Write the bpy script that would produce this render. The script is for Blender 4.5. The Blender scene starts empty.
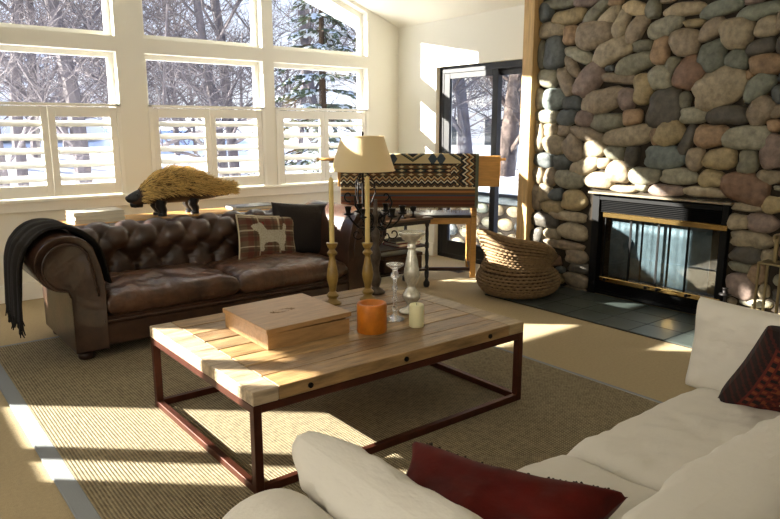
import bpy, math, random
from mathutils import Vector, Matrix, noise
random.seed(7)
PI = math.pi
R = math.radians
S = bpy.context.scene
col = S.collection

# ------------------------------------------------------------------ camera, world, lights, exposure
cam = bpy.data.cameras.new('camera'); co = bpy.data.objects.new('camera', cam); col.objects.link(co)
cam.sensor_width = 36; cam.lens = 672.0 / 780 * 36; cam.clip_end = 400; cam.clip_start = 0.05
PITCH = math.atan(131 / 672.0); YAW = R(38.4)
co.location = (0, 0, 1.45); co.rotation_euler = (PI / 2 - PITCH, 0, -YAW)
S.camera = co
S.view_settings.view_transform = 'Standard'; S.view_settings.look = 'None'
S.view_settings.exposure = 0.22; S.view_settings.gamma = 1; S.view_settings.use_curve_mapping = False

w = bpy.data.worlds.new('sky'); S.world = w; w.use_nodes = True
nt = w.node_tree; nt.nodes.clear()
bg = nt.nodes.new('ShaderNodeBackground'); wo = nt.nodes.new('ShaderNodeOutputWorld')
tc = nt.nodes.new('ShaderNodeTexCoord'); sp = nt.nodes.new('ShaderNodeSeparateXYZ'); rp = nt.nodes.new('ShaderNodeValToRGB')
nt.links.new(tc.outputs['Generated'], sp.inputs[0]); nt.links.new(sp.outputs['Z'], rp.inputs[0])
rp.color_ramp.elements[0].position = 0.0; rp.color_ramp.elements[0].color = (0.95, 0.97, 1.0, 1)
rp.color_ramp.elements[1].position = 0.55; rp.color_ramp.elements[1].color = (0.30, 0.50, 1.0, 1)
nt.links.new(rp.outputs[0], bg.inputs[0]); nt.links.new(bg.outputs[0], wo.inputs[0])
bg.inputs[1].default_value = 1.25

SUN_AZ = R(42); SUN_T = 0.39
sd = Vector((math.cos(SUN_AZ), -math.sin(SUN_AZ), -SUN_T)).normalized()
sl = bpy.data.lights.new('sun', 'SUN'); so = bpy.data.objects.new('sun', sl); col.objects.link(so)
so.rotation_euler = sd.to_track_quat('-Z', 'Y').to_euler(); sl.energy = 35.0; sl.angle = R(0.5); sl.color = (1.0, 0.94, 0.83)

def area(name, loc, target, sx, sy, e, c=(1, 1, 1)):
    l = bpy.data.lights.new(name, 'AREA'); o = bpy.data.objects.new(name, l); col.objects.link(o)
    l.shape = 'RECTANGLE'; l.size = sx; l.size_y = sy; l.energy = e; l.color = c
    o.location = loc; o.rotation_euler = (Vector(target) - Vector(loc)).to_track_quat('-Z', 'Y').to_euler()
    return o
# added fill lamps standing in for daylight; no windows are built behind them
area('back_fill_light', (1.0, -2.3, 1.7), (2.0, 3.0, 1.0), 4.0, 2.2, 20, (1.0, 0.95, 0.86))
area('left_fill_light', (-1.9, 1.8, 1.7), (3.0, 2.6, 1.0), 3.0, 1.8, 58, (1.0, 0.95, 0.86))

# ------------------------------------------------------------------ camera helper: photo pixel -> point on a wall plane
f_ = 672.0
Fv = Vector((math.sin(YAW) * math.cos(PITCH), math.cos(YAW) * math.cos(PITCH), -math.sin(PITCH)))
Rv = Vector((math.cos(YAW), -math.sin(YAW), 0)); Uv = Rv.cross(Fv); Ov = Vector((0, 0, 1.45))
def ray(x, y): return Fv + Rv * ((x - 390) / f_) - Uv * ((y - 259.5) / f_)
def on_x(x, y, X): d = ray(x, y); return Ov + d * (X / d.x)
def on_z(x, y, z): d = ray(x, y); return Ov + d * ((z - 1.45) / d.z)

# ------------------------------------------------------------------ materials
def srgb(h):
    h = h.lstrip('#'); c = [int(h[i:i + 2], 16) / 255 for i in (0, 2, 4)]
    return tuple(v / 12.92 if v <= 0.04045 else ((v + 0.055) / 1.055) ** 2.4 for v in c)
def mat(name, color, rough=0.6, metal=0.0, bump=0.0, bscale=40, var=0.0, vscale=6, attr=False, spec=0.5,
        stretch=None, trans=0.0, sheen=0.0, sss=0.0, coat=0.0, bdist=0.01, ior=1.45, var2=None):
    m = bpy.data.materials.new(name); m.use_nodes = True; n = m.node_tree; b = n.nodes['Principled BSDF']
    if isinstance(color, str): color = srgb(color)
    b.inputs['Base Color'].default_value = (*color, 1); b.inputs['Roughness'].default_value = rough
    b.inputs['Metallic'].default_value = metal; b.inputs['Specular IOR Level'].default_value = spec
    b.inputs['Transmission Weight'].default_value = trans; b.inputs['IOR'].default_value = ior
    b.inputs['Sheen Weight'].default_value = sheen; b.inputs['Coat Weight'].default_value = coat
    if sss: b.inputs['Subsurface Weight'].default_value = sss; b.inputs['Subsurface Radius'].default_value = (0.05, 0.02, 0.01)
    t = n.nodes.new('ShaderNodeTexCoord'); mp = n.nodes.new('ShaderNodeMapping'); n.links.new(t.outputs['Object'], mp.inputs[0])
    if stretch: mp.inputs['Scale'].default_value = stretch
    src = None
    if attr:
        a = n.nodes.new('ShaderNodeAttribute'); a.attribute_name = 'Col'; src = a.outputs['Color']
    if var:
        nz = n.nodes.new('ShaderNodeTexNoise'); nz.inputs['Scale'].default_value = vscale; nz.inputs['Detail'].default_value = 6
        nz.inputs['Roughness'].default_value = 0.6
        n.links.new(mp.outputs[0], nz.inputs[0])
        cr = n.nodes.new('ShaderNodeValToRGB'); n.links.new(nz.outputs['Fac'], cr.inputs[0])
        cr.color_ramp.elements[0].position = 0.3; cr.color_ramp.elements[1].position = 0.7
        if attr or not var2:
            lo = 1 - var; hi = 1 + var
            cr.color_ramp.elements[0].color = (lo, lo, lo, 1); cr.color_ramp.elements[1].color = (hi, hi, hi, 1)
            mx = n.nodes.new('ShaderNodeMix'); mx.data_type = 'RGBA'; mx.blend_type = 'MULTIPLY'; mx.inputs[0].default_value = 1
            if src: n.links.new(src, mx.inputs[6])
            else: mx.inputs[6].default_value = (*color, 1)
            n.links.new(cr.outputs[0], mx.inputs[7]); src = mx.outputs[2]
        else:
            if isinstance(var2, str): var2 = srgb(var2)
            cr.color_ramp.elements[0].color = (*color, 1); cr.color_ramp.elements[1].color = (*var2, 1); src = cr.outputs[0]
    if src: n.links.new(src, b.inputs['Base Color'])
    if bump:
        nb = n.nodes.new('ShaderNodeTexNoise'); nb.inputs['Scale'].default_value = bscale; nb.inputs['Detail'].default_value = 5
        n.links.new(mp.outputs[0], nb.inputs[0])
        bu = n.nodes.new('ShaderNodeBump'); bu.inputs['Strength'].default_value = bump; bu.inputs['Distance'].default_value = bdist
        n.links.new(nb.outputs['Fac'], bu.inputs['Height']); n.links.new(bu.outputs[0], b.inputs['Normal'])
    m['nt'] = 1
    return m
def thin_glass(name, tint=(1, 1, 1), refl=0.08):
    m = bpy.data.materials.new(name); m.use_nodes = True; n = m.node_tree; n.nodes.clear()
    o = n.nodes.new('ShaderNodeOutputMaterial'); mx = n.nodes.new('ShaderNodeMixShader')
    tr = n.nodes.new('ShaderNodeBsdfTransparent'); tr.inputs[0].default_value = (*tint, 1)
    gl = n.nodes.new('ShaderNodeBsdfGlossy'); gl.inputs['Roughness'].default_value = 0.02
    fr = n.nodes.new('ShaderNodeLayerWeight'); fr.inputs[0].default_value = 0.5
    pw = n.nodes.new('ShaderNodeMath'); pw.operation = 'POWER'; pw.inputs[1].default_value = 5; n.links.new(fr.outputs['Facing'], pw.inputs[0])
    mu = n.nodes.new('ShaderNodeMath'); mu.operation = 'MULTIPLY_ADD'; mu.inputs[1].default_value = 0.5; mu.inputs[2].default_value = refl
    n.links.new(pw.outputs[0], mu.inputs[0]); n.links.new(mu.outputs[0], mx.inputs[0])
    n.links.new(tr.outputs[0], mx.inputs[1]); n.links.new(gl.outputs[0], mx.inputs[2]); n.links.new(mx.outputs[0], o.inputs[0])
    return m
M = {}
M['wall'] = mat('wall_paint', '#eeebde', 0.75, bump=0.05, bscale=150)
M['ceil'] = mat('ceiling_paint', '#f3f0e4', 0.8, bump=0.05, bscale=150)
M['white'] = mat('white_trim_paint', '#f4f1e6', 0.45)
M['black_frame'] = mat('black_door_frame', '#0e0e10', 0.5)
M['glass'] = thin_glass('window_glass', (0.98, 0.99, 1.0), 0.02)
M['leather'] = mat('brown_leather', '#251710', 0.34, bump=0.35, bscale=70, var=1, vscale=5, var2='#4d3324', bdist=0.004, coat=0.3)
M['leather_seat'] = mat('worn_brown_leather', '#301f15', 0.32, bump=0.9, bscale=14, var=1, vscale=6, var2='#6d4b35', bdist=0.02, coat=0.3)
M['darkwood'] = mat('dark_wood', '#2a150c', 0.4, var=0.3, stretch=(1, 1, 8))
M['pine'] = mat('pine_wood', '#c2a06a', 0.5, var=0.25, vscale=4, stretch=(12, 12, 1))
M['oak'] = mat('honey_oak', '#b88948', 0.45, var=0.2, vscale=4, stretch=(2, 12, 12))
M['console'] = mat('console_wood', '#b98b4e', 0.45, var=0.25, vscale=4, stretch=(1, 14, 8))
M['tabletop'] = mat('reclaimed_planks', '#ffffff', 0.42, var=0.5, vscale=3.5, attr=True, stretch=(1.3, 8, 8), bump=0.6, bscale=12, bdist=0.006)
M['rust'] = mat('rusty_red_steel', '#4a2416', 0.45, metal=0.5, var=0.3, vscale=12)
M['boxwood'] = mat('box_wood', '#a27d50', 0.42, var=0.2, vscale=5, stretch=(2, 12, 12))
M['iron'] = mat('wrought_iron', '#15110f', 0.5, metal=0.6, bump=0.3, bscale=80, bdist=0.002)
M['iron_brown'] = mat('bronzed_iron', '#5a4f44', 0.45, metal=0.5, bump=0.4, bscale=60, bdist=0.003, var=0.4, vscale=30)
M['brass'] = mat('polished_brass', '#c9a86a', 0.22, metal=1.0)
M['dullbrass'] = mat('dull_brass', '#9a8b68', 0.35, metal=0.9)
M['turned'] = mat('turned_giltwood', '#8f7236', 0.38, var=0.3, vscale=14, coat=0.2)
M['candle'] = mat('ivory_wax', '#d9c07c', 0.4, sss=0.1)
M['cream'] = mat('cream_wax', '#e6dfb0', 0.4, sss=0.1)
M['orange'] = mat('amber_wax', '#c0701c', 0.4, sss=0.25, var=0.25, vscale=14)
M['mercury'] = mat('mercury_glass', '#d8d4c4', 0.25, metal=0.6, var=0.25, vscale=40, bump=0.2, bscale=60, bdist=0.002)
M['crystal'] = mat('clear_glass', '#ffffff', 0.03, trans=0.85, ior=1.45)
M['shade'] = mat('linen_shade', '#e6cfa0', 0.8, bump=0.1, bscale=200)
M['basket'] = mat('woven_seagrass', '#8a7050', 0.8, var=0.3, vscale=25)
M['slate'] = mat('hearth_slate', '#3d4440', 0.35, var=0.25, vscale=4, bump=0.2, bscale=20, bdist=0.003)
M['black'] = mat('fireplace_black', '#030303', 0.6, spec=0.25)
M['carpet'] = mat('beige_carpet', '#ad9b78', 0.95, bump=0.7, bscale=260, var=0.08, vscale=60, bdist=0.006)
M['rugband'] = mat('rug_band', '#878b8d', 0.9, bump=0.3, bscale=200, bdist=0.003)
M['slip'] = mat('white_slipcover', '#d8d1c3', 0.85, bump=0.6, bscale=5, bdist=0.04, sheen=0.1, stretch=(1, 1.6, 2.2))
M['slip2'] = mat('white_cushion_cover', '#d9d3c6', 0.85, bump=0.5, bscale=3.0, bdist=0.05, sheen=0.1, stretch=(1, 1.8, 2.4))
M['red'] = mat('dark_red_fabric', '#4d0d06', 0.6, spec=0.15, var=0.35, vscale=9, bump=0.3, bscale=80, bdist=0.003)
M['throw'] = mat('charcoal_wool', '#17120e', 0.95, bump=0.6, bscale=120, bdist=0.004)
M['darkpillow'] = mat('dark_brown_suede', '#1f1712', 0.85, bump=0.3, bscale=80)
M['attrcloth'] = mat('woven_cloth', '#ffffff', 0.9, attr=True, bump=0.4, bscale=220, bdist=0.002)
M['paper'] = mat('book_paper', '#ded6c0', 0.8)
M['bookdark'] = mat('dark_book_cover', '#2b2a2c', 0.4)
M['bookred'] = mat('red_book_cover', '#8c1f14', 0.5)
M['bookwhite'] = mat('pale_book_cover', '#d2cab6', 0.5, var=0.1)
M['straw'] = mat('straw_bristle', '#b08a3c', 0.6, attr=True)
M['boar'] = mat('painted_black_wood', '#171615', 0.45)
M['boarbelly'] = mat('dark_brown_hide', '#3a2412', 0.7)
M['stone'] = mat('river_stone', '#ffffff', 0.55, attr=True, var=0.36, vscale=20, bump=0.5, bscale=40, bdist=0.006)
M['mortar'] = mat('stone_mortar', '#2e261b', 0.95, bump=0.5, bscale=30)
M['snow'] = mat('snow', '#e9eef8', 0.7)
M['bark'] = mat('bare_bark', '#6f686a', 0.9, var=0.35, vscale=3)
M['bark_dark'] = mat('dark_bark', '#6a5c54', 0.9, var=0.5, vscale=5, bump=0.8, bscale=10, bdist=0.05)
M['needle'] = mat('snowy_evergreen', '#3f4a3a', 0.9, attr=True)
M['housewhite'] = mat('white_siding', '#e6e8ec', 0.7)
M['housewin'] = mat('far_window_glass', '#2c3540', 0.15)
M['fascia'] = mat('grey_roof_fascia', '#3d4648', 0.6)
M['curtain'] = mat('spark_screen_mesh', '#7f8a8c', 0.5, metal=0.2, var=.35, vscale=9)
M['fireglass'] = thin_glass('fireplace_glass', (0.72, 0.76, 0.78), 0.12)
M['brick'] = mat('sooty_firebrick', '#5b4c3e', 0.9, var=0.3, vscale=10)
M['log'] = mat('birch_log', '#a58e6c', 0.85, var=0.35, vscale=8)
M['cushseat'] = mat('black_leather_seat', '#120f0e', 0.4)

# rug weave material
def rug_mat():
    m = bpy.data.materials.new('sisal_weave'); m.use_nodes = True; n = m.node_tree; b = n.nodes['Principled BSDF']
    b.inputs['Roughness'].default_value = 0.95
    t = n.nodes.new('ShaderNodeTexCoord')
    outs = []
    for ax, sc in (('X', 22), ('Y', 28)):
        wv = n.nodes.new('ShaderNodeTexWave'); wv.bands_direction = ax; wv.inputs['Scale'].default_value = sc
        wv.inputs['Distortion'].default_value = 0.6; wv.inputs['Detail'].default_value = 1; wv.inputs['Detail Scale'].default_value = 3
        n.links.new(t.outputs['Object'], wv.inputs[0]); outs.append(wv.outputs['Fac'])
    mu = n.nodes.new('ShaderNodeMath'); mu.operation = 'MULTIPLY'; n.links.new(outs[0], mu.inputs[0]); n.links.new(outs[1], mu.inputs[1])
    nz = n.nodes.new('ShaderNodeTexNoise'); nz.inputs['Scale'].default_value = 45; nz.inputs['Detail'].default_value = 3
    n.links.new(t.outputs['Object'], nz.inputs[0])
    ad = n.nodes.new('ShaderNodeMath'); ad.operation = 'MULTIPLY_ADD'; ad.inputs[1].default_value = 0.7
    n.links.new(nz.outputs['Fac'], ad.inputs[0]); n.links.new(mu.outputs[0], ad.inputs[2])
    cr = n.nodes.new('ShaderNodeValToRGB'); cr.color_ramp.elements[0].position = 0.25; cr.color_ramp.elements[1].position = 1.0
    cr.color_ramp.elements[0].color = (*srgb('#564a34'), 1); cr.color_ramp.elements[1].color = (*srgb('#b3a380'), 1)
    n.links.new(ad.outputs[0], cr.inputs[0]); n.links.new(cr.outputs[0], b.inputs['Base Color'])
    bu = n.nodes.new('ShaderNodeBump'); bu.inputs['Strength'].default_value = 0.8; bu.inputs['Distance'].default_value = 0.006
    n.links.new(mu.outputs[0], bu.inputs['Height']); n.links.new(bu.outputs[0], b.inputs['Normal'])
    return m
M['rug'] = rug_mat()

# ------------------------------------------------------------------ mesh builder
class MB:
    def __init__(s): s.v = []; s.f = []; s.c = []; s.cur = (1, 1, 1)
    def add(s, vs, fs, c=None):
        k = len(s.v); s.v += [tuple(p) for p in vs]
        for q in fs: s.f.append(tuple(i + k for i in q)); s.c.append(c or s.cur)
        return s
    def box(s, x0, y0, z0, x1, y1, z1, b=0.0, c=None):
        if x0 > x1: x0, x1 = x1, x0
        if y0 > y1: y0, y1 = y1, y0
        if z0 > z1: z0, z1 = z1, z0
        b = min(b, (x1 - x0) * .45, (y1 - y0) * .45, (z1 - z0) * .45)
        if b <= 0:
            v = [(x, y, z) for z in (z0, z1) for y in (y0, y1) for x in (x0, x1)]
            return s.add(v, [(0, 2, 3, 1), (4, 5, 7, 6), (0, 1, 5, 4), (2, 6, 7, 3), (0, 4, 6, 2), (1, 3, 7, 5)], c)
        v = []; idx = {}
        for i, X in enumerate((x0, x1)):
            for j, Y in enumerate((y0, y1)):
                for k, Z in enumerate((z0, z1)):
                    dx = b if i == 0 else -b; dy = b if j == 0 else -b; dz = b if k == 0 else -b
                    idx[i, j, k, 'x'] = len(v); v.append((X, Y + dy, Z + dz))
                    idx[i, j, k, 'y'] = len(v); v.append((X + dx, Y, Z + dz))
                    idx[i, j, k, 'z'] = len(v); v.append((X + dx, Y + dy, Z))
        I = idx; fs = []
        for i in (0, 1): fs.append([I[i, a, c_, 'x'] for a, c_ in ((0, 0), (1, 0), (1, 1), (0, 1))][::(1 if i else -1)])
        for j in (0, 1): fs.append([I[a, j, c_, 'y'] for a, c_ in ((0, 0), (1, 0), (1, 1), (0, 1))][::(-1 if j else 1)])
        for k in (0, 1): fs.append([I[a, c_, k, 'z'] for a, c_ in ((0, 0), (1, 0), (1, 1), (0, 1))][::(1 if k else -1)])
        for i in (0, 1):
            for j in (0, 1): fs.append([I[i, j, 0, 'x'], I[i, j, 1, 'x'], I[i, j, 1, 'y'], I[i, j, 0, 'y']][::(-1 if i ^ j else 1)])
            for k in (0, 1): fs.append([I[i, 0, k, 'x'], I[i, 0, k, 'z'], I[i, 1, k, 'z'], I[i, 1, k, 'x']][::(-1 if i ^ k else 1)])
        for j in (0, 1):
            for k in (0, 1): fs.append([I[0, j, k, 'y'], I[1, j, k, 'y'], I[1, j, k, 'z'], I[0, j, k, 'z']][::(-1 if j ^ k else 1)])
        for i in (0, 1):
            for j in (0, 1):
                for k in (0, 1): fs.append([I[i, j, k, 'x'], I[i, j, k, 'y'], I[i, j, k, 'z']][::(1 if (i + j + k) % 2 else -1)])
        return s.add(v, fs, c)
    def prism(s, pts, fn, a, b, c=None):
        """pts 2D polygon, fn(u,v,w)->xyz, extruded w from a to b"""
        n = len(pts); v = [fn(p[0], p[1], a) for p in pts] + [fn(p[0], p[1], b) for p in pts]
        fs = [tuple(range(n))[::-1], tuple(range(n, 2 * n))] + [(i, (i + 1) % n, (i + 1) % n + n, i + n) for i in range(n)]
        return s.add(v, fs, c)
    def tube(s, pts, r, n=8, c=None, cap=True):
        pts = [Vector(p) for p in pts]; m = len(pts)
        rr = r if isinstance(r, (list, tuple)) else [r] * m
        k = len(s.v); t0 = (pts[1] - pts[0]).normalized()
        u = t0.orthogonal().normalized(); vs = []
        for i in range(m):
            t = (pts[min(i + 1, m - 1)] - pts[max(i - 1, 0)])
            if t.length < 1e-9: t = t0
            t = t.normalized(); u = (u - t * u.dot(t))
            if u.length < 1e-6: u = t.orthogonal()
            u.normalize(); w_ = t.cross(u)
            for j in range(n):
                a = 2 * PI * j / n; vs.append(pts[i] + (u * math.cos(a) + w_ * math.sin(a)) * rr[i])
        fs = []
        for i in range(m - 1):
            for j in range(n): fs.append((i * n + j, i * n + (j + 1) % n, (i + 1) * n + (j + 1) % n, (i + 1) * n + j))
        if cap: fs.append(tuple(range(n))[::-1]); fs.append(tuple(range((m - 1) * n, m * n)))
        return s.add(vs, fs, c)
    def lathe(s, prof, cx=0, cy=0, cz=0, n=24, c=None, sq=1.0):
        m = len(prof); vs = []
        for r, z in prof:
            for j in range(n):
                a = 2 * PI * j / n; vs.append((cx + r * math.cos(a), cy + r * math.sin(a) * sq, cz + z))
        fs = []
        for i in range(m - 1):
            for j in range(n): fs.append((i * n + j, i * n + (j + 1) % n, (i + 1) * n + (j + 1) % n, (i + 1) * n + j))
        fs.append(tuple(range(n))[::-1]); fs.append(tuple(range((m - 1) * n, m * n)))
        return s.add(vs, fs, c)
    def grid(s, fn, nu, nv, cf=None, closed_u=False):
        vs = [fn(i / nu, j / nv) for j in range(nv + 1) for i in range(nu + (0 if closed_u else 1))]
        W = nu + (0 if closed_u else 1); k = len(s.v); s.v += [tuple(p) for p in vs]
        for j in range(nv):
            for i in range(nu):
                i2 = (i + 1) % W
                s.f.append((k + j * W + i, k + j * W + i2, k + (j + 1) * W + i2, k + (j + 1) * W + i))
                s.c.append(cf((i + .5) / nu, (j + .5) / nv) if cf else s.cur)
        return s
    def ball(s, cx, cy, cz, rx, ry=None, rz=None, n=10, c=None):
        ry = ry or rx; rz = rz or rx; m = n // 2 + 1
        pr = [(max(1e-4, math.sin(PI * i / m)), -math.cos(PI * i / m)) for i in range(m + 1)]
        k = len(s.v); s.lathe(pr, n=n, c=c)
        for i in range(k, len(s.v)):
            x, y, z = s.v[i]; s.v[i] = (cx + x * rx, cy + y * ry, cz + z * rz)
        return s
    def build(s, name, material, parent=None, smooth=False, mw=None, solid=0, subsurf=0, autosm=None, ow=None):
        me = bpy.data.meshes.new(name); me.from_pydata(s.v, [], s.f)
        me.materials.append(material)
        at = me.color_attributes.new('Col', 'FLOAT_COLOR', 'CORNER')
        buf = []
        for p, c in zip(me.polygons, s.c): buf += [c[0], c[1], c[2], 1.0] * p.loop_total
        at.data.foreach_set('color', buf)
        if smooth: me.polygons.foreach_set('use_smooth', [True] * len(me.polygons))
        if autosm is not None and smooth: me.set_sharp_from_angle(angle=R(autosm))
        me.update()
        o = bpy.data.objects.new(name, me); col.objects.link(o)
        if parent is not None: o.parent = parent
        if mw is not None: o.matrix_local = mw
        if solid:
            d = o.modifiers.new('thickness', 'SOLIDIFY'); d.thickness = solid; d.offset = 0
        if subsurf:
            d = o.modifiers.new('smooth', 'SUBSURF'); d.levels = subsurf; d.render_levels = subsurf
        return o

def tag(o, label=None, cat=None, group=None, kind=None):
    if label: o['label'] = label
    if cat: o['category'] = cat
    if group: o['group'] = group
    if kind: o['kind'] = kind
    return o
def empty(name, loc=(0, 0, 0), rz=0):
    o = bpy.data.objects.new(name, None); col.objects.link(o); o.location = loc; o.rotation_euler.z = rz; o.empty_display_size = 0.1
    return o
def struct(o): o['kind'] = 'structure'; return o
def copy_tree(o, parent=None):
    c = o.copy(); col.objects.link(c); c.parent = parent
    for ch in list(o.children): copy_tree(ch, c)
    return c
XZ = lambda u, v, w_: (u, w_, v)
YZ = lambda u, v, w_: (w_, u, v)
XY = lambda u, v, w_: (u, v, w_)

# ================================================================== SETTING
WY = 6.35; DX = 5.16; XL = -2.0; YB = -2.5
RIDGE = 1.0
def ceil_z(x): return 2.62 + 0.35 * (5.1 - max(x, RIDGE)) - 0.35 * max(0, RIDGE - x)
struct(MB().box(XL - .3, YB - .3, -.1, DX + .3, WY + .2, 0).build('floor', M['carpet']))
m = MB()
m.prism([(DX + .4, ceil_z(DX + .4)), (RIDGE, ceil_z(RIDGE)), (XL - .4, ceil_z(XL - .4)), (XL - .4, ceil_z(XL - .4) + .15), (RIDGE, ceil_z(RIDGE) + .15), (DX + .4, ceil_z(DX + .4) + .15)], XZ, YB - .3, WY + .68)
struct(m.build('ceiling', M['ceil']))
# window wall with openings: (x0, x1, head of the upper row as (z at x0, z at x1))
WINS = [(-.72, .34, None), (.74, 1.94, 1), (2.19, 3.385, 1), (3.51, 4.71, 1)]
def head(x, off=None): return ceil_z(x) - (off if off is not None else (.035 if x > 3.45 else .28))
wt = 0.16
m = MB(); Y0, Y1 = WY, WY + wt
ZS, ZM0, ZM1 = .86, 2.12, 2.25
m.box(XL - .16, Y0, 0, DX + .2, Y1, ZS)
xs = [XL - .16]
for x0, x1, _ in WINS: xs += [x0, x1]
xs.append(DX + .2)
for i in range(0, len(xs), 2):
    a, b = xs[i], xs[i + 1]
    pts = [(a, ZS), (b, ZS), (b, ceil_z(b) + .02)]
    if a < RIDGE < b: pts.append((RIDGE, ceil_z(RIDGE) + .02))
    pts.append((a, ceil_z(a) + .02)); m.prism(pts, XZ, Y0, Y1)
for x0, x1, k in WINS:
    m.box(x0, Y0, ZM0, x1, Y1, ZM1 if k else 2.38)
    if k:
        if x0 < RIDGE: hp = [(x0, ceil_z(x0) + .02), (x0, 3.12), (x1, 3.12), (x1, ceil_z(x1) + .02), (RIDGE, ceil_z(RIDGE) + .02)]
        else: hp = [(x0, ceil_z(x0) + .02), (x0, head(x0)), (x1, head(x1)), (x1, ceil_z(x1) + .02)]
        m.prism(hp, XZ, Y0, Y1)
    else:
        m.prism([(x0, 2.9), (x1, 2.9), (x1, ceil_z(x1) + .02), (x0, ceil_z(x0) + .02)], XZ, Y0, Y1)
struct(m.build('wall_window', M['wall']))
# left wall with one window, back wall
m = MB()
hz = ceil_z(XL) + .02
ly0, ly1, lz0, lz1 = 5.13, 6.27, 1.30, 2.32
m.box(XL - .16, YB, 0, XL, ly0, hz); m.box(XL - .16, ly1, 0, XL, WY, hz); m.box(XL - .16, ly0, 0, XL, ly1, lz0); m.box(XL - .16, ly0, lz1, XL, ly1, hz)
struct(m.build('wall_left', M['wall']))
m = MB(); m.box(XL - .04, 5.40, lz0, XL - .01, 5.54, lz1)
for a, b in ((ly0, ly0 + .03), (ly1 - .03, ly1)): m.box(XL - .05, a, lz0, XL - .01, b, lz1)
wl = struct(m.build('window_5', M['white']))
MB().box(XL - .035, ly0, lz0, XL - .03, ly1, lz1).build('pane', M['glass'], wl)
m = MB()
m.prism([(XL - .16, 0), (DX + .2, 0), (DX + .2, ceil_z(DX + .2)), (RIDGE, ceil_z(RIDGE)), (XL - .16, ceil_z(XL - .16))], XZ, YB - .16, YB)
struct(m.build('wall_back', M['wall']))
# door wall (right)
OY0, OY1, OZ = 4.28, 5.69, 2.11
cz = 2.66
m = MB()
m.box(DX, OY1, 0, DX + .25, WY, cz); m.box(DX, OY0, OZ, DX + .25, OY1, cz); m.box(DX + .04, YB, 0, DX + .25, 2.31, cz)
m.box(DX + .04, 2.31, .91, DX + .25, 3.50, cz); m.box(DX + .04, 3.50, 0, DX + .25, OY0, cz)
struct(m.build('wall_right', M['wall']))
# baseboards, sill, crown of the shutters
struct(MB().box(XL, WY - .018, 0, DX, WY, .15, .004).build('baseboard_back', M['white']))
struct(MB().box(DX - .018, OY1 + .0, 0, DX, WY - .02, .15, .004).build('baseboard_right', M['white']))
m = MB(); m.box(.62, WY - .03, .755, 4.78, WY, .85, .004); m.box(.60, WY - .055, .835, 4.80, WY, .862, .005)
struct(m.build('trim_1', M['white']))
struct(MB().box(4.955, 4.165, 0, 5.16, 4.287, 2.66, .004).build('trim_2', M['pine']))

# windows with café shutters
def shutter(parent, x0, x1, z0, z1, y):
    st = .055; m = MB()
    m.box(x0, y, z0, x0 + st, y + .03, z1, .003); m.box(x1 - st, y, z0, x1, y + .03, z1, .003)
    m.box(x0 + st, y, z0, x1 - st, y + .03, z0 + .10, .003); m.box(x0 + st, y, z1 - .085, x1 - st, y + .03, z1, .003)
    sh = m.build('shutter', M['white'], parent)
    a, b = z0 + .10, z1 - .085; n = 5; p = (b - a) / n
    for i in range(n):
        zc = a + p * (i + .5); th = R(29); L = .053
        q = MB(); pts = []
        for k in range(10):
            an = 2 * PI * k / 10; u = math.cos(an) * L; v = math.sin(an) * .006
            pts.append((u * math.cos(th) - v * math.sin(th), u * math.sin(th) + v * math.cos(th)))
        q.prism([(y + .015 + pu, zc + pv) for pu, pv in pts], lambda u, v, w_: (w_, u, v), x0 + st, x1 - st)
        q.build('louver', M['white'], sh, smooth=True, autosm=40)
    m = MB(); m.box((x0 + x1) / 2 - .006, y - .04, a + .02, (x0 + x1) / 2 + .006, y - .028, b - .02)
    return sh
for i, (x0, x1, k) in enumerate(WINS):
    m = MB(); yy = WY + .10; s_ = .045
    def fr(pts_o, pts_i):
        n = len(pts_o); v = [(p[0], yy, p[1]) for p in pts_o] + [(p[0], yy, p[1]) for p in pts_i] + [(p[0], yy + .05, p[1]) for p in pts_o] + [(p[0], yy + .05, p[1]) for p in pts_i]
        fs = []
        for j in range(n):
            j2 = (j + 1) % n
            fs += [(j, j2, n + j2, n + j), (2 * n + j, 3 * n + j, 3 * n + j2, 2 * n + j2), (n + j, n + j2, 3 * n + j2, 3 * n + j)]
        m.add(v, fs)
    lo = [(x0, ZS), (x1, ZS), (x1, ZM0), (x0, ZM0)]
    fr(lo, [(x0 + s_, ZS + s_), (x1 - s_, ZS + s_), (x1 - s_, ZM0 - s_), (x0 + s_, ZM0 - s_)])
    h0, h1 = (2.9, 2.9) if not k else ((3.12, 3.12) if x0 < RIDGE else (head(x0), head(x1)))
    zu = ZM1 if k else 2.38
    up = [(x0, zu), (x1, zu), (x1, h1), (x0, h0)]
    fr(up, [(x0 + s_, zu + s_), (x1 - s_, zu + s_), (x1 - s_, h1 - s_), (x0 + s_, h0 - s_)])
    wn = struct(m.build('window_%d' % (i + 1), M['white']))
    MB().box(x0 + .02, yy + .022, ZS + .02, x1 - .02, yy + .026, ZM0 - .02).build('pane', M['glass'], wn)
    MB().prism([(x0 + .02, zu + .02), (x1 - .02, zu + .02), (x1 - .02, h1 - .02), (x0 + .02, h0 - .02)], XZ, yy + .022, yy + .026).build('pane', M['glass'], wn)
    fm = MB(); e = .035; zt = 1.665
    fm.box(x0, WY - .012, ZS, x0 + e, WY + .03, zt, .003); fm.box(x1 - e, WY - .012, ZS, x1, WY + .03, zt, .003)
    fm.box(x0, WY - .012, zt - .025, x1, WY + .03, zt, .003)
    fm.build('shutter_frame', M['white'], wn)
    xm = (x0 + x1) / 2
    shutter(wn, x0 + e + .003, xm - .002, ZS + .012, zt - .03, WY - .005)
    shutter(wn, xm + .002, x1 - e - .003, ZS + .012, zt - .03, WY - .005)

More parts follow.
